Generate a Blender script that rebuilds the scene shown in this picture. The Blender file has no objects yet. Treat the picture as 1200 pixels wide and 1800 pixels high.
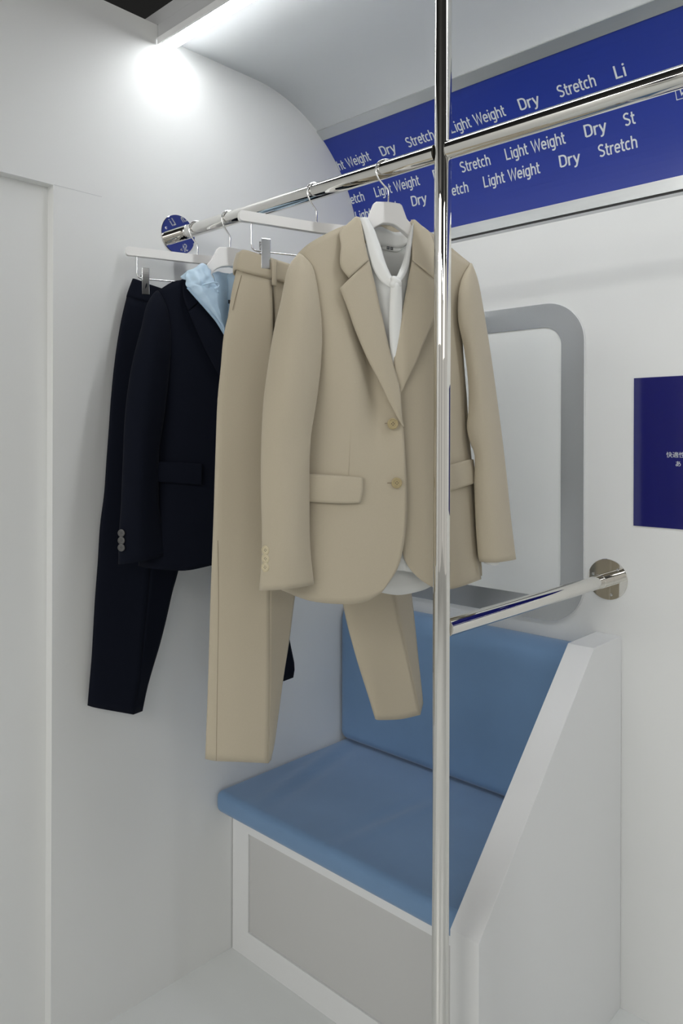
import bpy, bmesh, math, random
from mathutils import Vector, Matrix
from math import sin, cos, pi, radians
random.seed(7)
S = bpy.context.scene
C = S.collection

# ------------------------------------------------------------------ camera
cam_d = bpy.data.cameras.new('camera')
cam = bpy.data.objects.new('camera', cam_d); C.objects.link(cam)
cam_d.sensor_fit = 'VERTICAL'; cam_d.sensor_height = 36.0; cam_d.sensor_width = 24.0
cam_d.lens = 1341.544 / 1800 * 36
cam_d.shift_y = (773.74 - 900) / 1800
cam_d.clip_start = 0.05
YAW = 0.8144
fw = Vector((-cos(YAW), sin(YAW), 0)); rt = Vector((sin(YAW), cos(YAW), 0)); up = Vector((0, 0, 1))
rot = Matrix((rt, up, -fw)).transposed()
cam.matrix_world = Matrix.Translation((1.7805, -1.9789, 1.5)) @ rot.to_4x4() @ Matrix.Rotation(0.0032, 4, 'Z')
S.camera = cam

# ------------------------------------------------------------------ view, world, lights
S.view_settings.view_transform = 'Standard'
S.view_settings.look = 'None'
S.view_settings.exposure = 0.06
S.view_settings.gamma = 1.0
W = bpy.data.worlds.new('world'); S.world = W; W.use_nodes = True
WORLD_STRENGTH = 0.50
LED_STRENGTH = 20.5
wn = W.node_tree
bg = wn.nodes['Background']; bg.inputs['Strength'].default_value = WORLD_STRENGTH
tc = wn.nodes.new('ShaderNodeTexCoord'); mp = wn.nodes.new('ShaderNodeMapping')
mp.inputs['Scale'].default_value = (4.4, 4.4, 0.0); mp.inputs['Location'].default_value = (0.7, 0.25, 0.0)
nz = wn.nodes.new('ShaderNodeTexNoise'); nz.inputs['Scale'].default_value = 1.6; nz.inputs['Detail'].default_value = 2
cr = wn.nodes.new('ShaderNodeValToRGB')
cr.color_ramp.elements[0].position = 0.36; cr.color_ramp.elements[0].color = (0.10, 0.10, 0.11, 1)
cr.color_ramp.elements[1].position = 0.42; cr.color_ramp.elements[1].color = (1.0, 0.98, 0.93, 1)
wn.links.new(tc.outputs['Generated'], mp.inputs['Vector']); wn.links.new(mp.outputs['Vector'], nz.inputs['Vector'])
wn.links.new(nz.outputs['Fac'], cr.inputs['Fac']); wn.links.new(cr.outputs['Color'], bg.inputs['Color'])

def area(name, loc, size_x, size_y, power, target, color=(1, 1, 1)):
    d = bpy.data.lights.new(name, 'AREA'); d.shape = 'RECTANGLE'; d.size = size_x; d.size_y = size_y
    d.energy = power; d.color = color
    o = bpy.data.objects.new(name, d); C.objects.link(o); o.location = loc
    o.rotation_euler = (Vector(target) - Vector(loc)).to_track_quat('-Z', 'Y').to_euler()
    return o
# the shop's own lamps: the car's second light strip and track lamps under the dark shop ceiling
area('shop_strip_lamp', (2.0, -3.6, 2.55), 4.0, 0.06, 26, (2.0, -2.6, 0.0), (1.0, 0.99, 0.97))
area('shop_track_lamp', (1.0, -5.6, 2.9), 2.4, 1.2, 38, (0.9, 0.0, 1.4), (1.0, 0.97, 0.92))
area('shop_track_lamp_side', (5.2, -3.6, 3.0), 1.6, 1.6, 18, (0.0, -1.0, 1.2), (1.0, 0.98, 0.95))

# ------------------------------------------------------------------ materials
def mat(name, color, rough=0.5, metal=0.0, bump=0.0, bscale=200.0, bdist=0.002, var=0.0, vscale=30.0, coat=0.0, sheen=0.0, spec=0.5, stretch=None):
    m = bpy.data.materials.new(name); m.use_nodes = True
    nt = m.node_tree; b = nt.nodes['Principled BSDF']
    b.inputs['Base Color'].default_value = (*color, 1); b.inputs['Roughness'].default_value = rough
    b.inputs['Metallic'].default_value = metal; b.inputs['Coat Weight'].default_value = coat
    b.inputs['Coat Roughness'].default_value = 0.05
    b.inputs['Sheen Weight'].default_value = sheen; b.inputs['Sheen Roughness'].default_value = 0.5
    b.inputs['Specular IOR Level'].default_value = spec
    t = nt.nodes.new('ShaderNodeTexCoord'); mpn = nt.nodes.new('ShaderNodeMapping')
    nt.links.new(t.outputs['Object'], mpn.inputs['Vector'])
    if stretch: mpn.inputs['Scale'].default_value = stretch
    if bump:
        n = nt.nodes.new('ShaderNodeTexNoise'); n.inputs['Scale'].default_value = bscale; n.inputs['Detail'].default_value = 3
        bp = nt.nodes.new('ShaderNodeBump'); bp.inputs['Strength'].default_value = bump; bp.inputs['Distance'].default_value = bdist
        nt.links.new(mpn.outputs['Vector'], n.inputs['Vector']); nt.links.new(n.outputs['Fac'], bp.inputs['Height'])
        nt.links.new(bp.outputs['Normal'], b.inputs['Normal'])
    if var:
        n = nt.nodes.new('ShaderNodeTexNoise'); n.inputs['Scale'].default_value = vscale; n.inputs['Detail'].default_value = 4
        nt.links.new(mpn.outputs['Vector'], n.inputs['Vector'])
        mx = nt.nodes.new('ShaderNodeMix'); mx.data_type = 'RGBA'
        mx.inputs[6].default_value = (*[c * (1 - var) for c in color], 1); mx.inputs[7].default_value = (*[min(1, c * (1 + var)) for c in color], 1)
        nt.links.new(n.outputs['Fac'], mx.inputs[0]); nt.links.new(mx.outputs[2], b.inputs['Base Color'])
    return m
M = {}
M['wall'] = mat('white_wall_board', (0.80, 0.81, 0.80), 0.55, bump=0.05, bscale=60)
M['ceiling'] = mat('white_ceiling_sheet', (0.85, 0.875, 0.89), 0.4)
M['floor'] = mat('white_gloss_floor', (0.78, 0.80, 0.79), 0.22)
M['dark'] = mat('black_shop_ceiling', (0.006, 0.006, 0.007), 0.8)
M['fascia'] = mat('grey_fascia', (0.50, 0.51, 0.52), 0.45)
M['white'] = mat('white_laminate', (0.80, 0.81, 0.81), 0.4)
M['panel'] = mat('light_grey_laminate', (0.585, 0.585, 0.575), 0.45)
M['chrome'] = mat('polished_steel', (0.78, 0.765, 0.73), 0.018, 1.0)
M['chrome2'] = mat('hanger_chrome', (0.78, 0.78, 0.78), 0.14, 1.0)
M['plate'] = mat('brushed_clip_steel', (0.58, 0.59, 0.60), 0.16, 1.0)
M['gapshade'] = mat('gap_shadow_paint', (0.05, 0.05, 0.05), 0.8)  # near-black for the painted shadow line below the sign
M['alu'] = mat('brushed_aluminium_trim', (0.62, 0.64, 0.64), 0.32, 0.85, bump=0.06, bscale=80, var=0.06, vscale=10, stretch=(0.3, 1, 8))
M['wframe'] = mat('silver_window_film', (0.50, 0.52, 0.54), 0.22, 0.9, var=0.05, vscale=6)
M['pane'] = mat('white_acrylic_pane', (0.84, 0.86, 0.85), 0.12)
M['sign'] = mat('blue_sign_print', (0.015, 0.038, 0.29), 0.35)
M['poster'] = mat('blue_gloss_poster', (0.010, 0.012, 0.135), 0.06, coat=0.3)
M['letter'] = mat('pale_lettering', (0.66, 0.70, 0.72), 0.5)
M['seat'] = mat('light_blue_upholstery', (0.155, 0.275, 0.455), 0.85, bump=0.35, bscale=900, bdist=0.0006, var=0.07, vscale=9, sheen=0.3)
M['beige'] = mat('beige_suiting', (0.505, 0.448, 0.340), 0.88, bump=0.3, bscale=1400, bdist=0.0004, var=0.04, vscale=500, sheen=0.15, spec=0.25)
M['beigedark'] = mat('beige_seam_thread', (0.30, 0.25, 0.18), 0.9)
M['navy'] = mat('navy_suiting', (0.0046, 0.0062, 0.0130), 0.85, bump=0.3, bscale=1400, bdist=0.0004, sheen=0.02, spec=0.10)
M['blouse'] = mat('white_satin_blouse', (0.80, 0.81, 0.79), 0.48, bump=0.05, bscale=30, sheen=0.1)
M['skyblue'] = mat('light_blue_nylon', (0.50, 0.66, 0.80), 0.42, bump=0.1, bscale=40, bdist=0.003)
M['zip'] = mat('blue_zip', (0.22, 0.40, 0.62), 0.5)
M['horn'] = mat('horn_button', (0.42, 0.34, 0.18), 0.35, var=0.25, vscale=200)
M['cuffbtn'] = mat('cream_button', (0.60, 0.53, 0.36), 0.35, var=0.15, vscale=200)
M['greybtn'] = mat('grey_button', (0.10, 0.10, 0.10), 0.3, var=0.3, vscale=200)
M['hanger'] = mat('white_plastic', (0.88, 0.875, 0.86), 0.35)
M['ink'] = mat('black_ink', (0.02, 0.02, 0.025), 0.6)
em = bpy.data.materials.new('led_diffuser'); em.use_nodes = True
eb = em.node_tree.nodes['Principled BSDF']; eb.inputs['Base Color'].default_value = (0.9, 0.9, 0.9, 1)
eb.inputs['Emission Color'].default_value = (0.97, 0.99, 1.0, 1); eb.inputs['Emission Strength'].default_value = LED_STRENGTH
M['led'] = em

# ------------------------------------------------------------------ helpers
def link(name, me, m, parent=None, smooth=False):
    o = bpy.data.objects.new(name, me); C.objects.link(o)
    if m: me.materials.append(m)
    if parent: o.parent = parent
    if smooth:
        for p in me.polygons: p.use_smooth = True
    return o
def mesh(name, V, F, m, parent=None, smooth=False, solid=0.0, offset=0.0, bevel=0.0, bseg=2, subd=0):
    me = bpy.data.meshes.new(name); me.from_pydata([tuple(v) for v in V], [], F); me.validate()
    bm = bmesh.new(); bm.from_mesh(me); bmesh.ops.recalc_face_normals(bm, faces=bm.faces); bm.to_mesh(me); bm.free()
    o = link(name, me, m, parent, smooth)
    if solid:
        s = o.modifiers.new('thickness', 'SOLIDIFY'); s.thickness = solid; s.offset = offset
    if bevel:
        b = o.modifiers.new('bevel', 'BEVEL'); b.width = bevel; b.segments = bseg; b.limit_method = 'ANGLE'; b.angle_limit = radians(40)
        b.harden_normals = False
        if bseg > 2:
            for p in me.polygons: p.use_smooth = True
            w = o.modifiers.new('wn', 'WEIGHTED_NORMAL'); w.keep_sharp = True
    return o
def tag(o, label, cat, group=None, kind=None):
    o['label'] = label; o['category'] = cat
    if group: o['group'] = group
    if kind: o['kind'] = kind
    return o
def struct(o): o['kind'] = 'structure'; return o
def empty(name, loc, rz=0.0):
    o = bpy.data.objects.new(name, None); C.objects.link(o); o.location = loc; o.rotation_euler = (0, 0, rz); o.empty_display_size = 0.05
    return o
def boxes(L):
    V, F = [], []
    for (x0, x1, y0, y1, z0, z1) in L:
        k = len(V)
        V += [(x0,y0,z0),(x1,y0,z0),(x1,y1,z0),(x0,y1,z0),(x0,y0,z1),(x1,y0,z1),(x1,y1,z1),(x0,y1,z1)]
        F += [(k,k+3,k+2,k+1),(k+4,k+5,k+6,k+7),(k,k+1,k+5,k+4),(k+1,k+2,k+6,k+5),(k+2,k+3,k+7,k+6),(k+3,k,k+4,k+7)]
    return V, F
def box(name, x0, x1, y0, y1, z0, z1, m, parent=None, bevel=0.0, bseg=2):
    V, F = boxes([(x0, x1, y0, y1, z0, z1)])
    return mesh(name, V, F, m, parent, bevel=bevel, bseg=bseg)
def prism(name, pts, f, m, parent=None, bevel=0.0, bseg=2, smooth=False):
    """pts: 2-D outline; f(p, k) -> 3-D point of side k (0 or 1)."""
    n = len(pts)
    V = [f(p, 0) for p in pts] + [f(p, 1) for p in pts]
    F = [tuple(range(n)), tuple(range(2 * n - 1, n - 1, -1))] + [(i, (i + 1) % n, n + (i + 1) % n, n + i) for i in range(n)]
    return mesh(name, V, F, m, parent, bevel=bevel, bseg=bseg, smooth=smooth)
def crom(P, n):
    """n points evenly spaced by length on a Catmull-Rom curve through P."""
    P = [Vector(p) for p in P]
    if len(P) == 2: return [P[0].lerp(P[1], i / (n - 1)) for i in range(n)]
    D = []
    Q = [2 * P[0] - P[1]] + P + [2 * P[-1] - P[-2]]
    for i in range(1, len(Q) - 2):
        a, b, c, d = Q[i-1:i+3]
        t0 = 0.0; t1 = max((b - a).length, 1e-6) ** .5; t2 = t1 + max((c - b).length, 1e-6) ** .5; t3 = t2 + max((d - c).length, 1e-6) ** .5
        for k in range(12):
            t = t1 + (t2 - t1) * k / 12
            A1 = a.lerp(b, (t - t0) / (t1 - t0)); A2 = b.lerp(c, (t - t1) / (t2 - t1)); A3 = c.lerp(d, (t - t2) / (t3 - t2))
            B1 = A1.lerp(A2, (t - t0) / (t2 - t0)); B2 = A2.lerp(A3, (t - t1) / (t3 - t1))
            D.append(B1.lerp(B2, (t - t1) / (t2 - t1)))
    D.append(P[-1])
    L = [0.0]
    for i in range(1, len(D)): L.append(L[-1] + (D[i] - D[i-1]).length)
    out, j = [], 0
    for i in range(n):
        s = L[-1] * i / (n - 1)
        while j < len(L) - 2 and L[j+1] < s: j += 1
        seg = L[j+1] - L[j]
        out.append(D[j].lerp(D[j+1], (s - L[j]) / seg if seg > 1e-9 else 0))
    return out
def spline_row(P, per, closed=False):
    """smooth interpolation across a row of points, 'per' steps per span."""
    n = len(P); out = []
    spans = n if closed else n - 1
    for i in range(spans):
        if closed: a, b, c, d = P[(i-1) % n], P[i], P[(i+1) % n], P[(i+2) % n]
        else:
            b, c = P[i], P[i+1]
            a = P[i-1] if i > 0 else 2 * b - c
            d = P[i+2] if i + 2 < n else 2 * c - b
        for k in range(per):
            t = k / per
            out.append(0.5 * ((2 * b) + (c - a) * t + (2*a - 5*b + 4*c - d) * t*t + (3*b - a - 3*c + d) * t**3))
    if not closed: out.append(P[-1])
    return out
def strip_grid(lines, nr, per, closed=False, disp=None):
    cols = [crom(l, nr) for l in lines]
    R = []
    for r in range(nr):
        row = spline_row([c[r] for c in cols], per, closed)
        if disp:
            n = len(row)
            row = [p + Vector(disp(k / (n - (0 if closed else 1)), r / (nr - 1), p)) for k, p in enumerate(row)]
        R.append(row)
    return R
def grid_mesh(strips, closed=False):
    V, F = [], []
    for R in strips:
        b = len(V); nc = len(R[0])
        for row in R: V += row
        for r in range(len(R) - 1):
            for c in range(nc if closed else nc - 1):
                c2 = (c + 1) % nc
                F.append((b + r*nc + c, b + r*nc + c2, b + (r+1)*nc + c2, b + (r+1)*nc + c))
    return V, F
def cloth(name, strips, m, parent, nr=40, per=6, closed=False, th=0.0018, disp=None, offset=0.0):
    """strips: list of strips, each a list of top-to-bottom seam lines; a sharp crease lies between strips."""
    V, F = grid_mesh([strip_grid(s, nr, per, closed, disp) for s in strips], closed)
    return mesh(name, V, F, m, parent, smooth=True, solid=th, offset=offset)
def mir(L): return [(-p[0], p[1], p[2]) for p in L]
def dy(L, d): return [(p[0], p[1] + d, p[2]) for p in L]
def tube(name, P, r, m, parent=None, n=12, smooth_path=False, closed=False, caps=True, steps=40):
    P = crom(P, steps) if smooth_path else [Vector(p) for p in P]
    V, F = [], []
    t0 = (P[1] - P[0]).normalized()
    nv = t0.orthogonal().normalized()
    for i, p in enumerate(P):
        if closed: t = (P[(i+1) % len(P)] - P[i-1]).normalized()
        else: t = (P[min(i+1, len(P)-1)] - P[max(i-1, 0)]).normalized()
        nv = (nv - t * nv.dot(t)).normalized(); bv = t.cross(nv)
        for k in range(n): V.append(p + r * (cos(2*pi*k/n) * nv + sin(2*pi*k/n) * bv))
    m_ = len(P)
    for i in range(m_ if closed else m_ - 1):
        j = (i + 1) % m_
        for k in range(n): F.append((i*n + k, i*n + (k+1) % n, j*n + (k+1) % n, j*n + k))
    if caps and not closed:
        k0 = len(V); V += V[:n] + V[(m_-1)*n:m_*n]; F += [tuple(range(k0, k0+n)), tuple(range(k0+n, k0+2*n))]
    return mesh(name, V, F, m, parent, smooth=True)
def lathe(name, prof, m, parent=None, n=32, loc=(0,0,0), axis=(0,0,1)):
    """prof: list of (radius, height) turned about 'axis' at 'loc'."""
    ax = Vector(axis).normalized(); a = ax.orthogonal().normalized(); b = ax.cross(a); L = Vector(loc)
    V, F = [], []
    for (r, h) in prof:
        for k in range(n): V.append(L + ax*h + r*(cos(2*pi*k/n)*a + sin(2*pi*k/n)*b))
    for i in range(len(prof) - 1):
        for k in range(n): F.append((i*n + k, i*n + (k+1) % n, (i+1)*n + (k+1) % n, (i+1)*n + k))
    F += [tuple(range(n)), tuple(range((len(prof)-1)*n, len(prof)*n))]
    o = mesh(name, V, F, m, parent)
    return o
def cyl(name, p, q, r, m, parent=None, n=40):
    return tube(name, [p, q], r, m, parent, n=n) if False else _cyl(name, Vector(p), Vector(q), r, m, parent, n)
def _cyl(name, p, q, r, m, parent, n):
    t = (q - p).normalized(); a = t.orthogonal().normalized(); b = t.cross(a); V = []; F = []
    for e in (p, q):
        for k in range(n): V.append(e + r*(cos(2*pi*k/n)*a + sin(2*pi*k/n)*b))
    for k in range(n): F.append((k, (k+1) % n, n + (k+1) % n, n + k))
    V += V[:2*n]; F += [tuple(range(2*n, 3*n)), tuple(range(3*n, 4*n))]      # caps keep their own corners, so the sides shade straight
    o = mesh(name, V, F, m, parent)
    for pl in o.data.polygons: pl.use_smooth = len(pl.vertices) == 4
    return o
def rrect(x0, x1, z0, z1, r, n=8):
    P = []
    for (cx, cz, a0) in ((x1-r, z1-r, 0), (x0+r, z1-r, 90), (x0+r, z0+r, 180), (x1-r, z0+r, 270)):
        for k in range(n + 1):
            a = radians(a0 + 90*k/n); P.append((cx + r*cos(a), cz + r*sin(a)))
    return P

# ------------------------------------------------------------------ room
R_, Z0 = 0.475, 2.118                       # cove radius and the height where it leaves the wall
XE = 4.0                                    # how far the carriage wall runs to the right
struct(mesh('floor', *boxes([(-6, 8, -8, 3, -0.05, 0)]), M['floor']))
out = [(0.1, 0), (0.1, 2.621), (-4.2, 2.621), (-4.2, 2.1174), (-1.1128, 2.1174), (-1.1128, 0)]
struct(prism('wall_left', out, lambda p, k: (-0.1*k, p[0], p[1]), M['wall']))
d1 = struct(box('door_1', -0.075, -0.03, -4.2, -1.1128, 0.0, 2.1174, M['wall']))
struct(box('wall_back', 0.0, XE, 0.0, 0.1, 0.0, Z0, M['wall']))
# ceiling: the coved sheet
def arc(th, off=0.0): return (-(R_ - (R_ - off)*cos(th)), Z0 + (R_ - off)*sin(th))
prof = [arc(pi/2*k/28) for k in range(29)] + [(-0.6, Z0 + R_), (-0.773, Z0 + R_)]
profo = [arc(pi/2*k/28, -0.02) for k in range(29)] + [(-0.6, Z0 + R_ + 0.02), (-0.773, Z0 + R_ + 0.02)]
ring = prof + profo[::-1]
o = prism('ceiling', ring, lambda p, k: ((0.0, XE)[k], p[0], p[1]), M['ceiling'])
for pl in o.data.polygons: pl.use_smooth = len(pl.vertices) == 4 and pl.normal.x == 0
struct(o)
struct(mesh('ceiling_upper', *boxes([(-6, 8, -8, 3, 3.5, 3.6)]), M['dark']))
struct(box('trim_1', -0.1, XE, -0.8215, -0.776, 2.6225, 2.66, M['fascia']))

struct(box('trim_2', 0.0002, 0.0006, -1.1120, -0.985, 2.1178, 2.1184, M['fascia']))

# LED light strip along the ceiling
led = empty('light_strip', (0.0, -0.80, 2.567))
tag(led, 'long glowing white strip light along the ceiling edge', 'ceiling light')
def ledbox(name, x0, x1, y0, y1, z0, z1, m, bevel=0): return box(name, x0, x1, y0 + 0.80, y1 + 0.80, z0 - 2.567, z1 - 2.567, m, led, bevel)
ledbox('housing', 0.002, XE, -0.8215, -0.776, 2.5805, 2.6222, M['fascia'])
ledbox('side_lip', 0.002, XE, -0.8245, -0.8190, 2.566, 2.5855, M['white'], 0.001)
ledbox('diffuser', 0.008, XE, -0.818, -0.776, 2.566, 2.580, M['led'], 0.004)
ledbox('side_lip', 0.002, XE, -0.7750, -0.7722, 2.5740, 2.590, M['white'], 0.001)  # inner lip added as a shield, limits LED spill on the ceiling

# ------------------------------------------------------------------ window
w1 = struct(empty('window_1', (0.45, 0.0, 1.44)))
def wring(o_, i_, y0, y1, nm, m):
    n = len(o_); V = []
    for y in (y0, y1):
        V += [(p[0]-0.45, y, p[1]-1.44) for p in o_] + [(p[0]-0.45, y, p[1]-1.44) for p in i_]
    F = []
    for i in range(n):
        j = (i+1) % n
        F += [(i, j, n+j, n+i), (2*n+i, 3*n+i, 3*n+j, 2*n+j), (i, 2*n+i, 2*n+j, j), (n+i, n+j, 3*n+j, 3*n+i)]
    return mesh(nm, V, F, m, w1)
outer = rrect(0.06, 0.8285, 0.9905, 1.889, 0.115, 14); inner = rrect(0.127, 0.7625, 1.057, 1.8225, 0.055, 14)
struct(wring(outer, inner, -0.007, -0.0005, 'window_frame', M['wframe']))
struct(wring(rrect(0.057, 0.8315, 0.9875, 1.892, 0.118, 14), rrect(0.07, 0.82, 1.0, 1.88, 0.105, 14), -0.004, -0.0004, 'backing_edge', M['white']))
struct(prism('pane', rrect(0.12, 0.77, 1.05, 1.83, 0.06, 14), lambda p, k: (p[0]-0.45, -0.0035*(1-k) - 0.0003, p[1]-1.44), M['pane'], w1))

# ------------------------------------------------------------------ advertising panel in the cove
ad = empty('advertising_panel', (0.0, 0.0, Z0))
tag(ad, 'curved blue advertising panel with pale repeated words and silver edging', 'sign')
def cove(x, s, off=0.0):
    th = s / R_
    y, z = arc(th, off); return Vector((x, y, z - Z0))
def cove_strip(name, s0, s1, off0, off1, m, x0=0.001, x1=XE, n=24):
    ss = [s0 + (s1-s0)*k/n for k in range(n+1)]
    rg = [(s, off1) for s in ss] + [(s, off0) for s in ss[::-1]]
    o = prism(name, rg, lambda p, k: cove((x0, x1)[k], p[0], p[1]), m, ad)
    for pl in o.data.polygons: pl.use_smooth = False
    return o
cove_strip('print_sheet', 0.046, 0.436, 0.0002, 0.0030, M['sign'])
cove_strip('edge_strip', 0.014, 0.048, 0.0002, 0.0055, M['alu'], n=4)
cove_strip('edge_strip', 0.4340, 0.470, 0.0002, 0.0055, M['alu'], n=6)
cove_strip('painted_gap_shadow', 0.0085, 0.0135, 0.0002, 0.0012, M['gapshade'], n=2)  # dark strip painted in as the shadow under the lower edge strip

# monoline lettering -------------------------------------------------------
def arcp(cx, cy, rx, ry, a0, a1, n=10): return [(cx + rx*cos(radians(a0 + (a1-a0)*k/n)), cy + ry*sin(radians(a0 + (a1-a0)*k/n))) for k in range(n+1)]
def dot(x, y, r=0.085): return ('dot', arcp(x, y, r, r, 0, 337.5, 15))
GL = {
 'L': (0.56, [[(0.07,1.0),(0.07,0.065),(0.50,0.065)]]),
 'i': (0.27, [[(0.13,0.0),(0.13,0.72)], dot(0.13,0.92)]),
 'g': (0.60, [arcp(0.26,0.47,0.19,0.19,0,90,6) + arcp(0.26,0.47,0.19,0.19,90,180,6)[1:] + arcp(0.26,0.25,0.19,0.19,180,270,6) + arcp(0.26,0.25,0.19,0.19,270,360,6)[1:],
              [(0.45,0.72),(0.45,-0.06)] + arcp(0.28,-0.06,0.17,0.17,0,-90,6)[1:] + [(0.13,-0.20)]]),
 'h': (0.58, [[(0.08,0.0),(0.08,1.0)], [(0.08,0.45)] + arcp(0.265,0.47,0.185,0.19,180,0,10)[1:] + [(0.45,0.0)]]),
 't': (0.40, [[(0.14,0.95),(0.14,0.2)] + arcp(0.27,0.2,0.13,0.14,180,270,6)[1:] + [(0.35,0.06)], [(0.0,0.66),(0.34,0.66)]]),
 'W': (0.98, [[(0.05,1.0),(0.27,0.05),(0.48,0.93),(0.69,0.05),(0.91,1.0)]]),
 'e': (0.56, [[(0.07,0.37),(0.46,0.37),(0.46,0.46)] + arcp(0.265,0.47,0.195,0.19,0,180,10)[1:] + arcp(0.265,0.25,0.195,0.19,180,270,6) + arcp(0.265,0.25,0.195,0.19,270,325,5)[1:]]),
 'D': (0.68, [[(0.08,0.065),(0.08,0.935),(0.28,0.935)] + arcp(0.28,0.66,0.27,0.275,90,0,6)[1:] + arcp(0.28,0.34,0.27,0.275,0,-90,6) + [(0.08,0.065)]]),
 'r': (0.42, [[(0.08,0.0),(0.08,0.72)], [(0.08,0.42)] + arcp(0.28,0.44,0.2,0.22,180,85,8)[1:] + [(0.37,0.64)]]),
 'y': (0.54, [[(0.05,0.72),(0.26,0.06)], [(0.48,0.72),(0.20,-0.14)] + arcp(0.08,-0.10,0.11,0.11,-30,-100,5)[1:] + [(0.02,-0.21)]]),
 'S': (0.66, [arcp(0.31,0.72,0.23,0.215,35,180,10) + [(0.13,0.60),(0.30,0.515),(0.48,0.42)] + arcp(0.31,0.28,0.23,0.215,20,-145,12)]),
 'c': (0.53, [arcp(0.265,0.47,0.195,0.19,45,180,9) + arcp(0.265,0.25,0.195,0.19,180,315,9)]),
 ' ': (0.36, []),
}
def stroke(pts, hw):
    """ribbon of half width hw along a 2-D polyline -> (verts, faces)."""
    n = len(pts); V = []
    for i in range(n):
        p = Vector(pts[i]); a = Vector(pts[max(i-1, 0)]); b = Vector(pts[min(i+1, n-1)])
        d1 = (p - a); d2 = (b - p)
        if d1.length < 1e-9: d1 = d2
        if d2.length < 1e-9: d2 = d1
        n1 = Vector((-d1.y, d1.x)).normalized(); n2 = Vector((-d2.y, d2.x)).normalized()
        mm = (n1 + n2)
        mm = mm.normalized() if mm.length > 1e-6 else n1
        k = hw / max(0.45, mm.dot(n1))
        V += [p + mm*k, p - mm*k]
    return V, [(2*i, 2*i+1, 2*i+3, 2*i+2) for i in range(n-1)]
def text_geo(txt, hw=0.068):
    V, F, x = [], [], 0.0
    for ch in txt:
        adv, st = GL[ch]
        for s in st:
            if isinstance(s, tuple):
                b = len(V); V += [Vector((x + p[0], p[1])) for p in s[1]]; F.append(tuple(range(b, b + len(s[1]))))
            else:
                v, f = stroke(s, hw); b = len(V)
                V += [Vector((x + p.x, p.y)) for p in v]; F += [tuple(b + i for i in q) for q in f]
        x += adv
    return V, F, x
def word(txt, x0, s0, width, cap=0.0325):
    V, F, adv = text_geo(txt)
    k = width / adv
    me = [cove(x0 + v.x*k, s0 + v.y*cap, 0.0036) for v in V]
    mesh('word', me, F, M['letter'], ad)
LWW, DW, SW = 0.187, 0.062, 0.106
word('ht Weight', 0.002, 0.320, 0.143); word('Dry', 0.190, 0.320, DW); word('Stretch', 0.296, 0.320, SW)
word('Light Weight', 0.460, 0.320, LWW); word('Dry', 0.690, 0.320, DW); word('Stretch', 0.806, 0.320, SW); word('Li', 0.961, 0.320, 0.030)
word('etch', 0.001, 0.2015, 0.063); word('Light Weight', 0.111, 0.2015, LWW); word('Dry', 0.352, 0.2015, DW); word('Stretch', 0.453, 0.2015, SW)
word('Light Weight', 0.609, 0.2015, LWW); word('Dry', 0.850, 0.2015, DW); word('St', 0.957, 0.2015, 0.031)
word('Light Weight', 0.005, 0.1425, LWW); word('Dry', 0.248, 0.1425, DW); word('Stretch', 0.362, 0.1425, SW)
word('Light Weight', 0.521, 0.1425, LWW); word('Dry', 0.766, 0.1425, DW); word('Stretch', 0.879, 0.1425, SW)
V, F = [], []
def add_stroke(pts, hw):
    v, f = stroke(pts, hw); b = len(V); V.extend(v); F.extend([tuple(b+i for i in q) for q in f])
add_stroke([(0,0.001),(0,0.036),(0.036,0.036),(0.036,0),(-0.001,0)], 0.0009)
add_stroke([(0.011,0.026),(0.013,0.009),(0.018,0.014)], 0.0015)
mesh('boxed_mark', [cove(1.0925 + v.x, 0.2285 + v.y, 0.0036) for v in V], F, M['letter'], ad)

# ------------------------------------------------------------------ poster on the wall
po = empty('poster', (1.2, 0.0, 1.279))
tag(po, 'glossy dark blue poster with small white Japanese text on the wall', 'poster')
box('sheet', 0.966 - 1.2, 0.30, -0.0026, -0.0006, 0.0, 0.3855, M['poster'], po)
def jp(name, txt, x, z, size, parent):
    cu = bpy.data.curves.new(name, 'FONT'); cu.body = txt; cu.size = size; cu.extrude = 0.0001; cu.resolution_u = 4
    t = bpy.data.objects.new(name, cu); C.objects.link(t)
    bpy.context.view_layer.update()
    me = bpy.data.meshes.new_from_object(t.evaluated_get(bpy.context.evaluated_depsgraph_get()))
    bpy.data.objects.remove(t); bpy.data.curves.remove(cu)
    o = link(name, me, None, parent); me.materials.clear(); me.materials.append(M['letter'])
    o.rotation_euler = (pi/2, 0, 0); o.location = (x, -0.0029, z)
    return o
jp('text_line', '快適性', 1.0495 - 1.2, 1.4600 - 1.279, 0.0155, po)
jp('text_line', 'あ', 1.0715 - 1.2, 1.4375 - 1.279, 0.0155, po)

# ------------------------------------------------------------------ bench, cushions, partition
YB = -0.5573; XI, XO = 0.865, 0.9346
be = empty('bench_base', (0.43, YB, 0.0))
tag(be, 'white bench box with a grey inset front panel under the blue seat', 'bench')
def bbox(name, x0, x1, y0, y1, z0, z1, m, bevel=0.0): return box(name, x0-0.43, x1-0.43, y0-YB, y1-YB, z0, z1, m, be, bevel)
V, F = boxes([(0.003-.43, 0.0735-.43, 0, 0.02, 0.0, 0.424), (0.8-.43, XI-0.001-.43, 0, 0.02, 0.0, 0.424), (0.0735-.43, 0.8-.43, 0, 0.02, 0.361, 0.424), (0.0735-.43, 0.8-.43, 0, 0.02, 0.0, 0.0755)])
mesh('front_frame', V, F, M['white'], be)
bbox('inset_panel', 0.074, 0.7995, YB + 0.005, YB + 0.018, 0.076, 0.3605, M['panel'])
bbox('carcass', 0.003, XI - 0.001, YB + 0.021, -0.002, 0.0, 0.424, M['white'])

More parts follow.
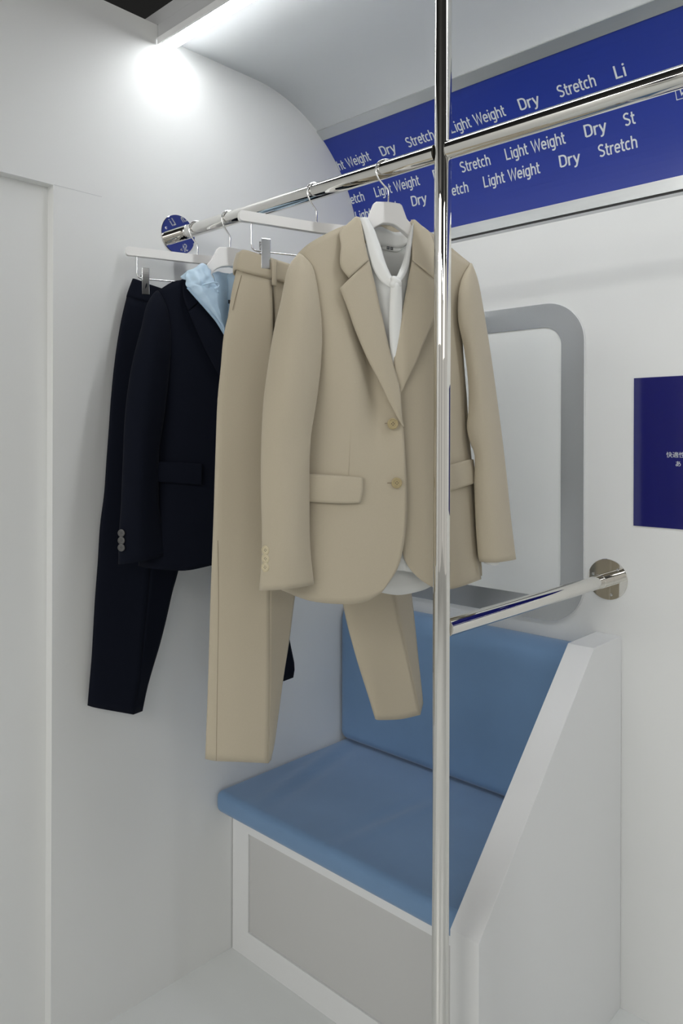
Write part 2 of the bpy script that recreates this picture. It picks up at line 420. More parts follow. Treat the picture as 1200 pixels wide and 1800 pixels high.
def cushion(name, x0, x1, y0, y1, z0, z1, r, crown, label, cat, wr):
    """soft box: rounded edges, slightly crowned faces, shallow creases."""
    cx, cy, cz = (x0+x1)/2, (y0+y1)/2, z0
    bm = bmesh.new(); bmesh.ops.create_cube(bm, size=1)
    for v in bm.verts: v.co = Vector((v.co.x*(x1-x0), v.co.y*(y1-y0), v.co.z*(z1-z0)))
    bmesh.ops.bevel(bm, geom=bm.edges[:], offset=r, segments=5, affect='EDGES', profile=0.5)
    bmesh.ops.subdivide_edges(bm, edges=[e for e in bm.edges if e.calc_length() > 0.05], cuts=40, use_grid_fill=True)
    bmesh.ops.triangulate(bm, faces=[f for f in bm.faces if len(f.verts) > 4])
    hx, hy, hz = (x1-x0)/2, (y1-y0)/2, (z1-z0)/2
    for v in bm.verts:
        a, b, c = v.co.x/hx, v.co.y/hy, v.co.z/hz
        q = wr(v.co.x + cx, v.co.y + cy, v.co.z + cz + hz, a, b, c)
        v.co += Vector(q)
    for f in bm.faces: f.smooth = True
    me = bpy.data.meshes.new(name); bm.to_mesh(me); bm.free()
    me.transform(Matrix.Translation((0, 0, hz)))
    o = link(name, me, M['seat']); o.location = (cx, cy, cz)
    w = o.modifiers.new('wn', 'WEIGHTED_NORMAL')
    return tag(o, label, cat)
def g(x, c, s): return math.exp(-((x-c)/s)**2)
def wr_seat(x, y, z, a, b, c):
    if c < 0.3: return (0, 0, 0)
    d = 0.004*(1-a*a)*(1-b*b)
    d += 0.0070*g(x - 0.10 - (y + 0.35)*-0.25, 0, 0.018)*(1-b*b) - 0.0045*g(x - 0.14 - (y + 0.35)*-0.25, 0, 0.02)*(1-b*b)
    d += 0.0050*g(x - 0.50 - (y + 0.35)*0.12, 0, 0.016)*g(y, -0.40, 0.17)
    d -= 0.0040*g(x - 0.47 - (y + 0.35)*0.12, 0, 0.02)*g(y, -0.40, 0.17)
    d += 0.0045*g(x + 0.55*(y + 0.45), 0.70, 0.015)*g(y, -0.45, 0.12)
    return (0, 0, d)
cushion('seat_cushion', 0.002, XI - 0.001, -0.6235, -0.012, 0.4245, 0.487, 0.020, 0, 'long light blue seat cushion lying on the white bench', 'cushion', wr_seat)
def wr_back(x, y, z, a, b, c):
    if b > -0.3: return (0, 0, 0)
    k = max(0.0, (c - 0.74)/0.26)
    return (0, -0.004*(1-a*a)*(1-c*c) + 0.034*k**2.2, 0)
cushion('back_cushion', 0.002, XI - 0.001, -0.106, -0.002, 0.4905, 0.951, 0.030, 0, 'upright light blue back cushion against the wall behind the seat', 'cushion', wr_back)
pt = prism('bench_partition', [(-0.001, 0), (-0.001, 0.984), (-0.1644, 0.984), (-0.678, 0.4918), (-0.678, 0)],
           lambda p, k: ((XI, XO)[k], p[0], p[1]), M['white'], bevel=0.0012, bseg=2)
tag(pt, 'white partition panel with sloping top edge at the bench end', 'partition')

# ------------------------------------------------------------------ handrail of steel tube
PX, PY = 0.896, -0.7544; ZR, ZB = 2.0666, 1.1294
hr = empty('handrail', (PX, PY, 0.0))
tag(hr, 'shiny chrome upright pole with crossing rails fixed to both walls', 'handrail')
cyl('pole', (0,0,0.0), (0,0,Z0 + R_), 0.0167, M['chrome'], hr, 64)
cyl('hanging_rail', (-PX + 0.003, 0, ZR), (-0.0155, 0, ZR), 0.0178, M['chrome'], hr, 64)
cyl('hanging_rail', (0.0155, 0, ZR), (XE - PX, 0, ZR), 0.0178, M['chrome'], hr, 64)
cyl('lower_rail', (0, 0.0155, ZB), (0, -PY - 0.003, ZB), 0.0178, M['chrome'], hr, 64)
for (p, ax, nm) in (((-PX, 0, ZR), Vector((1,0,0)), 'a'), ((0, -PY, ZB), Vector((0,-1,0)), 'b')):
    p = Vector(p)
    fl = lathe('wall_flange', [(0.0, 0.0003), (0.0548, 0.0003), (0.0548, 0.0022), (0.0538, 0.0032), (0.0, 0.0032)], M['chrome'], hr, 64, p, ax)
    sd = ax.cross(Vector((0,0,1)))
    for k in range(3):
        a = radians(135 + 120*k); q = p + (sd*cos(a) + Vector((0,0,1))*sin(a))*0.041
        lathe('screw', [(0.0, 0.0033), (0.0036, 0.0033), (0.0036, 0.0040), (0.0026, 0.0046), (0.0012, 0.0046), (0.0010, 0.0036), (0.0, 0.0036)], M['chrome2'], fl, 16, q, ax)
    lathe('collar', [(0.0190, 0.0034), (0.0190, 0.052), (0.0184, 0.0528), (0.0178, 0.0528)], M['chrome'], hr, 48, p, ax)
lathe('floor_flange', [(0.0, 0.0003), (0.05, 0.0003), (0.05, 0.004), (0.0, 0.004)], M['chrome'], hr, 48, (0,0,0), (0,0,1))

# ------------------------------------------------------------------ hangers
def frame(name, x, y, yaw): return empty(name, (x, y, ZR), radians(90 - yaw))
def hook(par, zs, yaw, off):
    """wire hook over the rail: local x along the hanger, z up, rail axis at the origin."""
    ru = 0.0178 / cos(radians(yaw)) + 0.0030; rz = 0.0178 + 0.0022
    P = [Vector((-ru*cos(radians(a))*1.0, 0, rz*sin(radians(a)) if a > 0 else rz*sin(radians(a))*1.15)) for a in range(200, -36, -8)]
    P = [Vector((-p.x, 0, p.z)) for p in P][::-1]      # left leg comes down last
    P = [Vector((-p.x, p.y, p.z)) for p in P]
    # order: from the free tip on the right, over the top, down the left side, then in to the stem
    tip = [Vector((ru*cos(radians(a)), 0, rz*sin(radians(a)))) for a in range(-20, 181, 8)]
    left = [Vector((-ru*0.97, 0, -0.010)), Vector((-ru*0.80, 0, -0.020)), Vector((off*0.5 - ru*0.40, 0, -0.033)), Vector((off - 0.002, 0, -0.042)), Vector((off, 0, -0.048)), Vector((off, 0, zs))]
    return tube('hook', crom(tip + left, 70), 0.0020, M['chrome2'], par, n=10)
def top_hanger(par, lines_top, lines_bot):
    """contoured clothes hanger: neck and two arms, extruded from its outline."""
    n = len(lines_top)
    V, F = [], []
    for k in range(n):
        for (p, sgn) in ((lines_top[k], 0), (lines_bot[k], 1)):
            pass
    ol = lines_top + lines_bot[::-1]
    P2 = [(p[0], p[2]) for p in ol]
    def f(p, k):
        fwd = 0.05*max(0.0, abs(p[0]) - 0.06)
        h = 0.009 - 0.03*max(0.0, min(0.15, abs(p[0]) - 0.06)); return (p[0], fwd + (h if k else -h), p[1])
    n = len(lines_top)
    V = []; F = []
    for k in (0, 1):
        V += [f(p, k) for p in P2]
    N = len(P2)
    for i in range(n - 1):
        F += [(i, i+1, N-2-i, N-1-i), (N+i, N+N-1-i, N+N-2-i, N+i+1)]
    for i in range(N): F.append((i, N+i, N+(i+1) % N, (i+1) % N))
    return mesh('shoulder_bar', V, F, M['hanger'], par, bevel=0.003, bseg=3)
def full(L): return [Vector(p) for p in L] + [Vector(p) for p in mir(L)[::-1]]

def clip_hanger(name, x, y, yaw, label, zt, zb, hl, zs, wire, clip, curve, plate_m):
    o = frame(name, x, y, yaw)
    tag(o, label, 'hanger', 'white clip hangers for trousers')
    hook(o, zs, yaw, 0.0)
    P = rrect(-hl, hl, zb, zt, 0.008, 5)
    top = sorted([p for p in P if p[1] > (zt+zb)/2], key=lambda p: p[0]); bot = sorted([p for p in P if p[1] <= (zt+zb)/2], key=lambda p: p[0])
    T = []; B = []
    xs = sorted(set([round(p[0], 5) for p in top] + [-0.12, -0.06, -0.012, 0.0, 0.012, 0.06, 0.12]))
    def zat(L, x):
        for i in range(len(L)-1):
            if L[i][0] <= x <= L[i+1][0]:
                d = L[i+1][0]-L[i][0]; return L[i][1] + (L[i+1][1]-L[i][1])*((x-L[i][0])/d if d > 1e-9 else 0)
        return L[-1][1] if x > 0 else L[0][1]
    V = []; F = []; n = len(xs)
    for yy in (-0.007, 0.007):
        for L in (top, bot):
            for x_ in xs: V.append((x_, yy - 0.10*max(0, abs(x_)-0.006), zat(L, x_)))
    for i in range(n-1):
        F += [(i, i+1, n+i+1, n+i), (2*n+i, 3*n+i, 3*n+i+1, 2*n+i+1), (i, 2*n+i, 2*n+i+1, i+1), (n+i, n+i+1, 3*n+i+1, 3*n+i)]
    F += [(0, n, 3*n, 2*n), (n-1, 3*n-1, 4*n-1, 2*n-1)]
    mesh('bar', V, F, M['hanger'], o, bevel=0.002, bseg=3)
    wx, wz = wire
    fy = -0.10*wx
    P = [(-wx, fy, zb + 0.002), (-wx, fy, wz + 0.014), (-wx + 0.002, fy, wz + 0.006), (-wx + 0.007, fy, wz + 0.0015), (-wx + 0.014, fy, wz)]
    P = P + [(-p[0], p[1], p[2]) for p in P[::-1]]
    tube('wire_rod', P, 0.0018, M['chrome2'], o, n=10)
    (c0, c1, cz0, cz1, py_) = clip
    for s in (-1, 1):
        def K(x0, x1): return (x0, x1) if s < 0 else (-x1, -x0)
        x0, x1 = K(c0, c1)
        rows = []
        for k in range(13):
            q = k/12; z_ = cz1 + (cz0 - cz1)*q
            rows.append((z_, py_ - curve*(q - 0.25)**2))
        n_ = len(rows)
        V = [(x, y_ + d, z_) for d in (0, 0.0026) for x in (x0, x1) for (z_, y_) in rows]
        F = []
        for k in range(n_ - 1):
            F += [(k, k+1, n_+k+1, n_+k), (2*n_+k, 3*n_+k, 3*n_+k+1, 2*n_+k+1), (k, 2*n_+k, 2*n_+k+1, k+1), (n_+k, n_+k+1, 3*n_+k+1, 3*n_+k)]
        F += [(0, n_, 3*n_, 2*n_), (n_-1, 3*n_-1, 4*n_-1, 2*n_-1)]
        cl = mesh('clip', V, F, plate_m, o, bevel=0.0010, bseg=2)
        xm = (x0 + x1)/2
        V, F = boxes([(x0 + 0.003, x1 - 0.003, fy + 0.008, fy + 0.0105, cz0 + 0.004, cz1 - 0.002), (xm - 0.004, xm + 0.004, py_ + 0.002, fy - 0.004, wz - 0.004, wz + 0.006)])
        mesh('rear_jaw', V, F, M['chrome2'], cl)
        tube('spring_coil', [(xm - 0.010 + 0.0008*k, fy - 0.008 + 0.006*cos(k*0.9), wz + 0.004 + 0.006*sin(k*0.9)) for k in range(26)], 0.0011, M['chrome2'], cl, n=6)
    return o
q = [(-0.1417,-0.032,-0.1292),(-0.1205,-0.032,-0.1968),(-0.1591,-0.015,-0.1296),(-0.122,-0.015,-0.1548)]
CLIP_B = (q[0][0], q[1][0], q[1][2] + 0.001, q[0][2]); WIRE_B = (-q[2][0], q[3][2])
q = [(-0.151,-0.04,-0.1254),(-0.1322,-0.04,-0.1949),(-0.1602,-0.015,-0.1213),(-0.1264,-0.015,-0.1501)]
CLIP_N = (q[0][0], q[1][0], q[1][2], q[0][2]); WIRE_N = (-q[2][0], q[3][2])
clip_hanger('clip_hanger', 0.5445, PY, 22.4, 'white clip hanger holding the beige trousers by their waistband', -0.072, -0.0945, 0.189, -0.074,
            (WIRE_B[0], WIRE_B[1]), (CLIP_B[0], CLIP_B[1], CLIP_B[2], CLIP_B[3], -0.0320), 0.0, M['plate'])
clip_hanger('clip_hanger', 0.0913, PY, 24.0, 'white clip hanger holding the navy trousers nearest the left wall', -0.071, -0.0935, 0.1900, -0.073,
            (WIRE_N[0], WIRE_N[1]), (CLIP_N[0], CLIP_N[1], CLIP_N[2], CLIP_N[3], -0.0400), 0.0060, M['plate'])

h1 = frame('coat_hanger', 0.7540, PY, 33.5)
tag(h1, 'white contoured coat hanger inside the beige blazer collar', 'hanger', 'white coat hangers')
hook(h1, -0.071, 33.5, 0.003)
T = [(-0.1596,0,-0.193),(-0.1097,0,-0.1643),(-0.0736,0,-0.1362),(-0.0517,0,-0.1147),(-0.0408,0,-0.1022),(-0.0347,0,-0.0864),(-0.0299,0,-0.0748),(-0.0249,0,-0.0715),(0.0034,0,-0.0699)]
B = [(-0.1596,0,-0.2023),(-0.1096,0,-0.1784),(-0.0735,0,-0.1586),(-0.0492,0,-0.1417),(-0.0358,0,-0.1308),(-0.0272,0,-0.1249),(-0.0199,0,-0.1203),(-0.0112,0,-0.1161),(0.0036,0,-0.1149)]
T = T[:-1] + [(0.0, 0.0, T[-1][2])]; B = B[:-1] + [(0.0, 0.0, B[-1][2])]
top_hanger(h1, [Vector(p) for p in T] + [Vector(p) for p in mir(T[:-1])[::-1]], [Vector(p) for p in B] + [Vector(p) for p in mir(B[:-1])[::-1]])
h2 = frame('coat_hanger', 0.2303, PY, 20.0)
tag(h2, 'white contoured coat hanger inside the navy blazer collar', 'hanger', 'white coat hangers')
hook(h2, -0.073, 20.0, 0.0)
T = [(-0.1703,0,-0.2156),(-0.1093,0,-0.1748),(-0.0774,0,-0.1445),(-0.0598,0,-0.1233),(-0.0495,0,-0.1114),(-0.0406,0,-0.096),(-0.0347,0,-0.0824),(-0.0294,0,-0.0774),(-0,0,-0.0755)]
B = [(-0.1703,0,-0.2268),(-0.1092,0,-0.1904),(-0.0773,0,-0.1703),(-0.0567,0,-0.1554),(-0.0501,0,-0.1504),(-0.0449,0,-0.1412),(-0.0375,0,-0.1347),(-0.024,0,-0.1275),(0.0001,0,-0.1235)]
T = T[:-1] + [(0.0, 0.0, T[-1][2])]; B = B[:-1] + [(0.0, 0.0, B[-1][2])]
top_hanger(h2, [Vector(p) for p in T] + [Vector(p) for p in mir(T[:-1])[::-1]], [Vector(p) for p in B] + [Vector(p) for p in mir(B[:-1])[::-1]])

# ------------------------------------------------------------------ buttons
def button(par, p, r, m, axis=(0,-1,0), name='button', holes=True):
    p = Vector(p); ax = Vector(axis).normalized()
    b = lathe(name, [(0.0, -0.001), (r*0.9, -0.001), (r, 0.0004), (r*0.97, 0.0020), (r*0.80, 0.0026), (r*0.70, 0.0017), (0.0, 0.0015)], m, par, 28, p, ax)
    if holes:
        a = ax.orthogonal().normalized(); q = ax.cross(a); V = []; F = []
        for k in range(4):
            c = p + ax*0.0017 + (a*cos(radians(45+90*k)) + q*sin(radians(45+90*k)))*r*0.24
            i0 = len(V)
            for j in range(8): V.append(c + (a*cos(2*pi*j/8) + q*sin(2*pi*j/8))*r*0.085)
            F.append(tuple(range(i0, i0+8)))
        th = [mesh('thread_holes', V, F, M['ink'], b, solid=0.0003)]
    return b

# ------------------------------------------------------------------ beige blazer
J = frame('blazer', 0.7540, PY, 33.5)
tag(J, 'beige single-breasted blazer hanging in front over a white bow blouse', 'jacket')
A = [(-0.1891,0,-0.1877),(-0.1876,0,-0.2733),(-0.1966,0,-0.3892),(-0.2055,0,-0.5395),(-0.2119,0,-0.7125),(-0.2207,0,-0.8701)]
B = [(-0.1648,-0.008,-0.1662),(-0.159,-0.022,-0.2531),(-0.1555,-0.03,-0.3914),(-0.1606,-0.035,-0.5398),(-0.1657,-0.04,-0.7097),(-0.1689,-0.042,-0.8857)]
D = [(-0.118,-0.01,-0.1383),(-0.107,-0.031,-0.2523),(-0.0972,-0.051,-0.392),(-0.0937,-0.053,-0.5396),(-0.0948,-0.055,-0.7096),(-0.1025,-0.056,-0.8926)]
E = [(-0.0862,-0.012,-0.1239),(-0.071,-0.02,-0.2483),(-0.0462,-0.028,-0.388),(-0.0329,-0.042,-0.5044),(-0.0295,-0.056,-0.5964),(-0.0297,-0.058,-0.7105),(-0.0447,-0.058,-0.8242),(-0.0586,-0.058,-0.8885)]
G = [(-0.0622,-0.012,-0.1106),(-0.045,-0.03,-0.2142),(-0.0212,-0.045,-0.3257),(-0.0026,-0.052,-0.4089),(0.0135,-0.055,-0.4813),(0.0179,-0.057,-0.5366),(0.0226,-0.058,-0.5964),(0.0265,-0.058,-0.677),(0.0254,-0.058,-0.7346),(0.0172,-0.058,-0.7919),(0.0077,-0.058,-0.8237),(-0.0102,-0.058,-0.8517),(-0.0268,-0.058,-0.8728)]
def folds_left(s, t, p):
    d = 0.006*g(s, 0.62, 0.09)*g(t, 0.42, 0.10) - 0.007*g(s, 0.74, 0.07)*g(t, 0.46, 0.09)
    d += 0.004*g(s, 0.34, 0.08)*g(t, 0.30, 0.16)
    return (0, -d, 0)
cloth('front_panel', [[A, B, D, E, G]], M['beige'], J, nr=56, per=8, disp=folds_left)
A2 = [(0.0508,-0.012,-0.1075),(0.0402,-0.03,-0.2095),(0.0207,-0.042,-0.3027),(0.0016,-0.046,-0.4024),(0.0076,-0.047,-0.481),(0.0135,-0.048,-0.5503),(0.0184,-0.049,-0.6428),(0.0187,-0.049,-0.7354),(0.0201,-0.049,-0.7932),(0.0286,-0.049,-0.8167),(0.0433,-0.049,-0.8369),(0.0654,-0.049,-0.8563),(0.0876,-0.049,-0.8689)]
B2 = [(0.0809,-0.012,-0.1222),(0.0799,-0.03,-0.2428),(0.0729,-0.044,-0.3862),(0.0745,-0.048,-0.5383),(0.0793,-0.05,-0.7133),(0.0945,-0.05,-0.8304),(0.1157,-0.05,-0.8739)]
D2 = [(0.1294,-0.008,-0.1589),(0.1181,-0.022,-0.2632),(0.1172,-0.032,-0.3836),(0.1212,-0.036,-0.5378),(0.1316,-0.04,-0.7151),(0.1438,-0.042,-0.8335),(0.1565,-0.042,-0.8689)]
E2 = [(0.187,0,-0.1876),(0.1609,-0.004,-0.2518),(0.1593,-0.002,-0.3062),(0.1681,0,-0.3664),(0.1735,0,-0.4272),(0.1751,0,-0.5003),(0.1805,0,-0.5734),(0.1885,0,-0.6161),(0.1939,0,-0.6833),(0.2008,0,-0.769),(0.2102,0,-0.8427),(0.2129,0,-0.8649)]
cloth('front_panel', [[A2, B2, D2, E2]], M['beige'], J, nr=56, per=8)
K0 = A
K1 = [(-0.0986,0.012,-0.1288),(-0.0868,0.045,-0.2604),(-0.087,0.05,-0.5984),(-0.0836,0.05,-0.877)]
K2 = [(0.0081,0.045,-0.1068),(0.0107,0.052,-0.2546),(0.023,0.055,-0.5986),(0.0316,0.055,-0.8727)]
K3 = [(0.0855,0.012,-0.1154),(0.1173,0.045,-0.2758),(0.13,0.048,-0.5986),(0.1401,0.048,-0.8632)]
K4 = [(0.1896,0.003,-0.1868),(0.1744,0.01,-0.267),(0.1734,0.01,-0.3528),(0.183,0.01,-0.4752),(0.1912,0.01,-0.5734),(0.2007,0.01,-0.6595),(0.2117,0.01,-0.7828),(0.2199,0.01,-0.8484),(0.2199,0.01,-0.8595)]
cloth('back_panel', [[K0, K1, K2, K3, K4]], M['beige'], J, nr=40, per=6)
# sleeves
L = [(-0.1879,0,-0.1888),(-0.2073,-0.005,-0.2153),(-0.2256,-0.02,-0.29),(-0.2406,-0.03,-0.3488),(-0.2541,-0.04,-0.4255),(-0.2624,-0.045,-0.4851),(-0.2672,-0.05,-0.563),(-0.2681,-0.05,-0.6515),(-0.2655,-0.05,-0.7623),(-0.2665,-0.05,-0.8066),(-0.2707,-0.05,-0.859)]
F1 = [(-0.1866,-0.006,-0.189),(-0.1964,-0.03,-0.2282),(-0.2084,-0.055,-0.2955),(-0.2196,-0.07,-0.3757),(-0.2287,-0.08,-0.4427),(-0.2348,-0.085,-0.5085),(-0.2389,-0.085,-0.5955),(-0.2396,-0.085,-0.7042),(-0.2382,-0.085,-0.7912),(-0.2395,-0.08,-0.854)]
F2 = [(-0.1843,-0.006,-0.1889),(-0.1789,-0.035,-0.234),(-0.1788,-0.06,-0.3062),(-0.1841,-0.072,-0.3969),(-0.1909,-0.08,-0.4748),(-0.1885,-0.08,-0.5297),(-0.1843,-0.076,-0.5792),(-0.1963,-0.082,-0.6504),(-0.1981,-0.082,-0.76),(-0.1954,-0.08,-0.8152),(-0.1971,-0.078,-0.8512)]
RR = [(-0.1815,-0.004,-0.1894),(-0.1634,-0.02,-0.2162),(-0.1512,-0.03,-0.2851),(-0.1472,-0.04,-0.3525),(-0.1503,-0.045,-0.4155),(-0.1592,-0.05,-0.4837),(-0.167,-0.05,-0.5266),(-0.1764,-0.052,-0.5761),(-0.1746,-0.05,-0.6524),(-0.1731,-0.05,-0.7648),(-0.1695,-0.05,-0.8099),(-0.1637,-0.05,-0.8517)]
BB = [(-0.1841,0.008,-0.1879),(-0.1816,0.008,-0.2482),(-0.1937,-0.01,-0.3673),(-0.2095,-0.025,-0.54),(-0.2181,-0.025,-0.7101),(-0.2142,-0.025,-0.8588)]
cloth('sleeve', [[L, F1, F2, RR, BB]], M['beige'], J, nr=56, per=7, closed=True)
L = [(0.187,0,-0.1864),(0.1627,-0.012,-0.223),(0.1519,-0.02,-0.2613),(0.1513,-0.022,-0.3156),(0.1638,-0.02,-0.3665),(0.1704,-0.02,-0.406),(0.1757,-0.02,-0.4649),(0.1746,-0.02,-0.5131),(0.1721,-0.02,-0.5372),(0.1786,-0.02,-0.5684),(0.189,-0.02,-0.5938),(0.1898,-0.02,-0.6155),(0.1893,-0.02,-0.6577),(0.1935,-0.02,-0.7543),(0.1989,-0.02,-0.8149),(0.2015,-0.02,-0.8234)]
F1 = [(0.1866,-0.004,-0.1873),(0.172,-0.03,-0.2382),(0.1719,-0.04,-0.3116),(0.1828,-0.045,-0.4069),(0.1959,-0.045,-0.5017),(0.209,-0.045,-0.5969),(0.2197,-0.045,-0.7163),(0.2327,-0.04,-0.8231)]
RR = [(0.1896,0,-0.1875),(0.1994,-0.005,-0.2173),(0.2131,-0.01,-0.2931),(0.2292,-0.01,-0.384),(0.2426,-0.01,-0.4692),(0.2589,-0.01,-0.583),(0.2684,-0.01,-0.659),(0.2767,-0.01,-0.7328),(0.289,-0.01,-0.8229)]
BB = [(0.1908,0.006,-0.1873),(0.193,0.02,-0.252),(0.2115,0.025,-0.3994),(0.2363,0.025,-0.5983),(0.2599,0.025,-0.8286)]
cloth('sleeve', [[L, F1, RR, BB]], M['beige'], J, nr=56, per=7, closed=True)
# collar and lapels
I_ = [(-0.0501,-0.04,-0.2017),(-0.0391,-0.044,-0.2492),(-0.0294,-0.048,-0.2977),(-0.0227,-0.05,-0.3265),(-0.0117,-0.054,-0.3841),(-0.0039,-0.056,-0.4105),(0.0107,-0.06,-0.4701),(0.0133,-0.06,-0.5195),(0.0184,-0.059,-0.5389)]
M_ = [(-0.0829,-0.048,-0.2339),(-0.0636,-0.056,-0.3006),(-0.0411,-0.061,-0.3687),(-0.0124,-0.065,-0.4595),(0.006,-0.064,-0.5139),(0.0175,-0.06,-0.5389)]
O_ = [(-0.1116,-0.046,-0.2634),(-0.0965,-0.052,-0.3047),(-0.0845,-0.056,-0.3411),(-0.0608,-0.06,-0.3976),(-0.0332,-0.063,-0.4506),(-0.0141,-0.063,-0.4879),(0.0066,-0.062,-0.5242),(0.0169,-0.06,-0.5384)]
cloth('lapel', [[O_, M_, I_]], M['beige'], J, nr=40, per=5, th=0.003)
I_ = [(-0.0622,-0.012,-0.1094),(-0.0613,-0.018,-0.1192),(-0.059,-0.028,-0.1462),(-0.0551,-0.036,-0.178),(-0.0507,-0.042,-0.2022)]
M_ = [(-0.0675,-0.014,-0.1086),(-0.0762,-0.02,-0.1278),(-0.0834,-0.03,-0.1586),(-0.0827,-0.042,-0.1926),(-0.0735,-0.048,-0.2231)]
O_ = [(-0.0696,-0.008,-0.1076),(-0.0874,-0.012,-0.124),(-0.105,-0.016,-0.1425),(-0.1058,-0.03,-0.175),(-0.1096,-0.042,-0.217),(-0.0929,-0.046,-0.242)]
cloth('collar', [[O_, M_, I_]], M['beige'], J, nr=24, per=5, th=0.003)
I_ = [(0.0424,-0.038,-0.196),(0.035,-0.042,-0.2264),(0.0266,-0.046,-0.266),(0.0188,-0.048,-0.3038),(0.0098,-0.05,-0.3541),(0.0001,-0.051,-0.403),(0.0023,-0.052,-0.4353),(0.012,-0.052,-0.472)]
M_ = [(0.0749,-0.044,-0.2248),(0.0624,-0.052,-0.2829),(0.049,-0.056,-0.3362),(0.0319,-0.057,-0.3866),(0.0211,-0.057,-0.4237),(0.0129,-0.053,-0.472)]
O_ = [(0.1127,-0.046,-0.2537),(0.1013,-0.05,-0.2866),(0.0839,-0.054,-0.323),(0.071,-0.056,-0.3493),(0.0561,-0.057,-0.3801),(0.0477,-0.057,-0.4035),(0.0299,-0.056,-0.4384),(0.0141,-0.053,-0.472)]
cloth('lapel', [[I_, M_, O_]], M['beige'], J, nr=40, per=5, th=0.003)
I_ = [(0.0489,-0.01,-0.1059),(0.0488,-0.018,-0.1235),(0.0456,-0.028,-0.1559),(0.043,-0.036,-0.1815),(0.0411,-0.042,-0.197)]
M_ = [(0.0529,-0.013,-0.1059),(0.0624,-0.022,-0.1332),(0.0715,-0.032,-0.1612),(0.0705,-0.042,-0.193),(0.0664,-0.047,-0.2177)]
O_ = [(0.0584,-0.008,-0.1053),(0.0708,-0.012,-0.1169),(0.0908,-0.016,-0.1333),(0.0997,-0.03,-0.1708),(0.1041,-0.042,-0.2087),(0.0947,-0.044,-0.239)]
cloth('collar', [[I_, M_, O_]], M['beige'], J, nr=24, per=5, th=0.003)
T0 = [(-0.0655,-0.006,-0.108),(-0.0314,0.03,-0.1014),(-0.0006,0.05,-0.0962),(0.029,0.055,-0.0952),(0.0494,0.03,-0.1008),(0.054,-0.006,-0.1056)]
T1 = [(-0.0601,-0.004,-0.1294),(-0.0278,0.034,-0.1194),(0.0006,0.054,-0.1159),(0.0303,0.059,-0.1175),(0.0508,0.034,-0.124),(0.0535,-0.004,-0.1242)]
cloth('collar_back', [[T0, T1]], M['beige'], J, nr=30, per=4, th=0.003)
# pocket flaps, darts, buttons
T0 = [(-0.1897,-0.032,-0.6329),(-0.1724,-0.044,-0.6336),(-0.1323,-0.056,-0.6356),(-0.0985,-0.06,-0.638),(-0.0662,-0.0615,-0.6404)]
T1 = [(-0.1892,-0.036,-0.6621),(-0.1731,-0.048,-0.6616),(-0.1331,-0.06,-0.6635),(-0.0992,-0.063,-0.666),(-0.0674,-0.064,-0.6663)]
T2 = [(-0.1891,-0.036,-0.6881),(-0.173,-0.048,-0.6886),(-0.133,-0.06,-0.6905),(-0.0991,-0.063,-0.6919),(-0.0726,-0.064,-0.6911)]
cloth('pocket_flap', [[T0, T1, T2]], M['beige'], J, nr=24, per=5, th=0.003)
T0 = [(0.1002,-0.046,-0.6202),(0.1287,-0.04,-0.6158),(0.1575,-0.028,-0.6103),(0.1834,-0.012,-0.6066),(0.192,-0.004,-0.6074)]
T1 = [(0.0988,-0.05,-0.647),(0.1273,-0.044,-0.644),(0.156,-0.032,-0.6388),(0.1844,-0.016,-0.6325),(0.193,-0.008,-0.6317)]
T2 = [(0.0989,-0.05,-0.6739),(0.1273,-0.044,-0.6699),(0.1561,-0.032,-0.6639),(0.1871,-0.016,-0.6579),(0.195,-0.008,-0.656)]
cloth('pocket_flap', [[T0, T1, T2]], M['beige'], J, nr=24, per=5, th=0.003)
tube('dart_seam', [(-0.0889,-0.0535,-0.4374),(-0.0893,-0.0538,-0.5056),(-0.0916,-0.0545,-0.5736),(-0.0941,-0.056,-0.6359)], 0.0006, M['beige'], J, n=6, smooth_path=True)
tube('buttonhole', [(-0.0209,-0.0585,-0.5323),(-0.0118,-0.06,-0.5329)], 0.0010, M['beigedark'], J, n=6)
tube('buttonhole', [(-0.0156,-0.06,-0.6523),(-0.0047,-0.0615,-0.6523)], 0.0010, M['beigedark'], J, n=6)
button(J, [(-0.005,-0.061,-0.5334)][0], 0.0115, M['horn'])
button(J, [(0.0038,-0.061,-0.6524)][0], 0.0112, M['horn'])
for p in [(-0.2609,-0.066,-0.779),(-0.2608,-0.066,-0.7955),(-0.2613,-0.066,-0.8119)]: button(J, p, 0.0092, M['cuffbtn'], (-0.72, -0.69, 0), 'cuff_button')

# ------------------------------------------------------------------ white blouse
Bl = frame('blouse', 0.7540, PY, 33.5)
tag(Bl, 'white tie-neck blouse worn under the beige blazer', 'blouse')
a = [(-0.0832,-0,-0.1557),(-0.0835,-0.004,-0.3629),(-0.0938,-0.01,-0.5972),(-0.0739,-0.02,-0.8329)]
b = [(-0.0428,-0.022,-0.1913),(-0.0242,-0.034,-0.272),(-0.0051,-0.036,-0.376),(0.0079,-0.026,-0.4564),(0.0108,-0.026,-0.597),(0.017,-0.04,-0.8328)]
c = [(-0.0007,-0.036,-0.248),(0.0019,-0.04,-0.3183),(0.0138,-0.038,-0.4106),(0.024,-0.03,-0.5033),(0.0243,-0.03,-0.597),(0.0341,-0.04,-0.8358)]
d = [(0.0378,-0.022,-0.1914),(0.0296,-0.033,-0.2693),(0.0209,-0.038,-0.3638),(0.0443,-0.028,-0.5029),(0.0483,-0.028,-0.597),(0.0588,-0.036,-0.8385)]
e = [(0.0777,-0,-0.1648),(0.0849,-0.01,-0.3582),(0.0947,-0.02,-0.5973),(0.1081,-0.02,-0.8358)]
cloth('front', [[a, b, c, d, e]], M['blouse'], Bl, nr=40, per=5, th=0.0012)
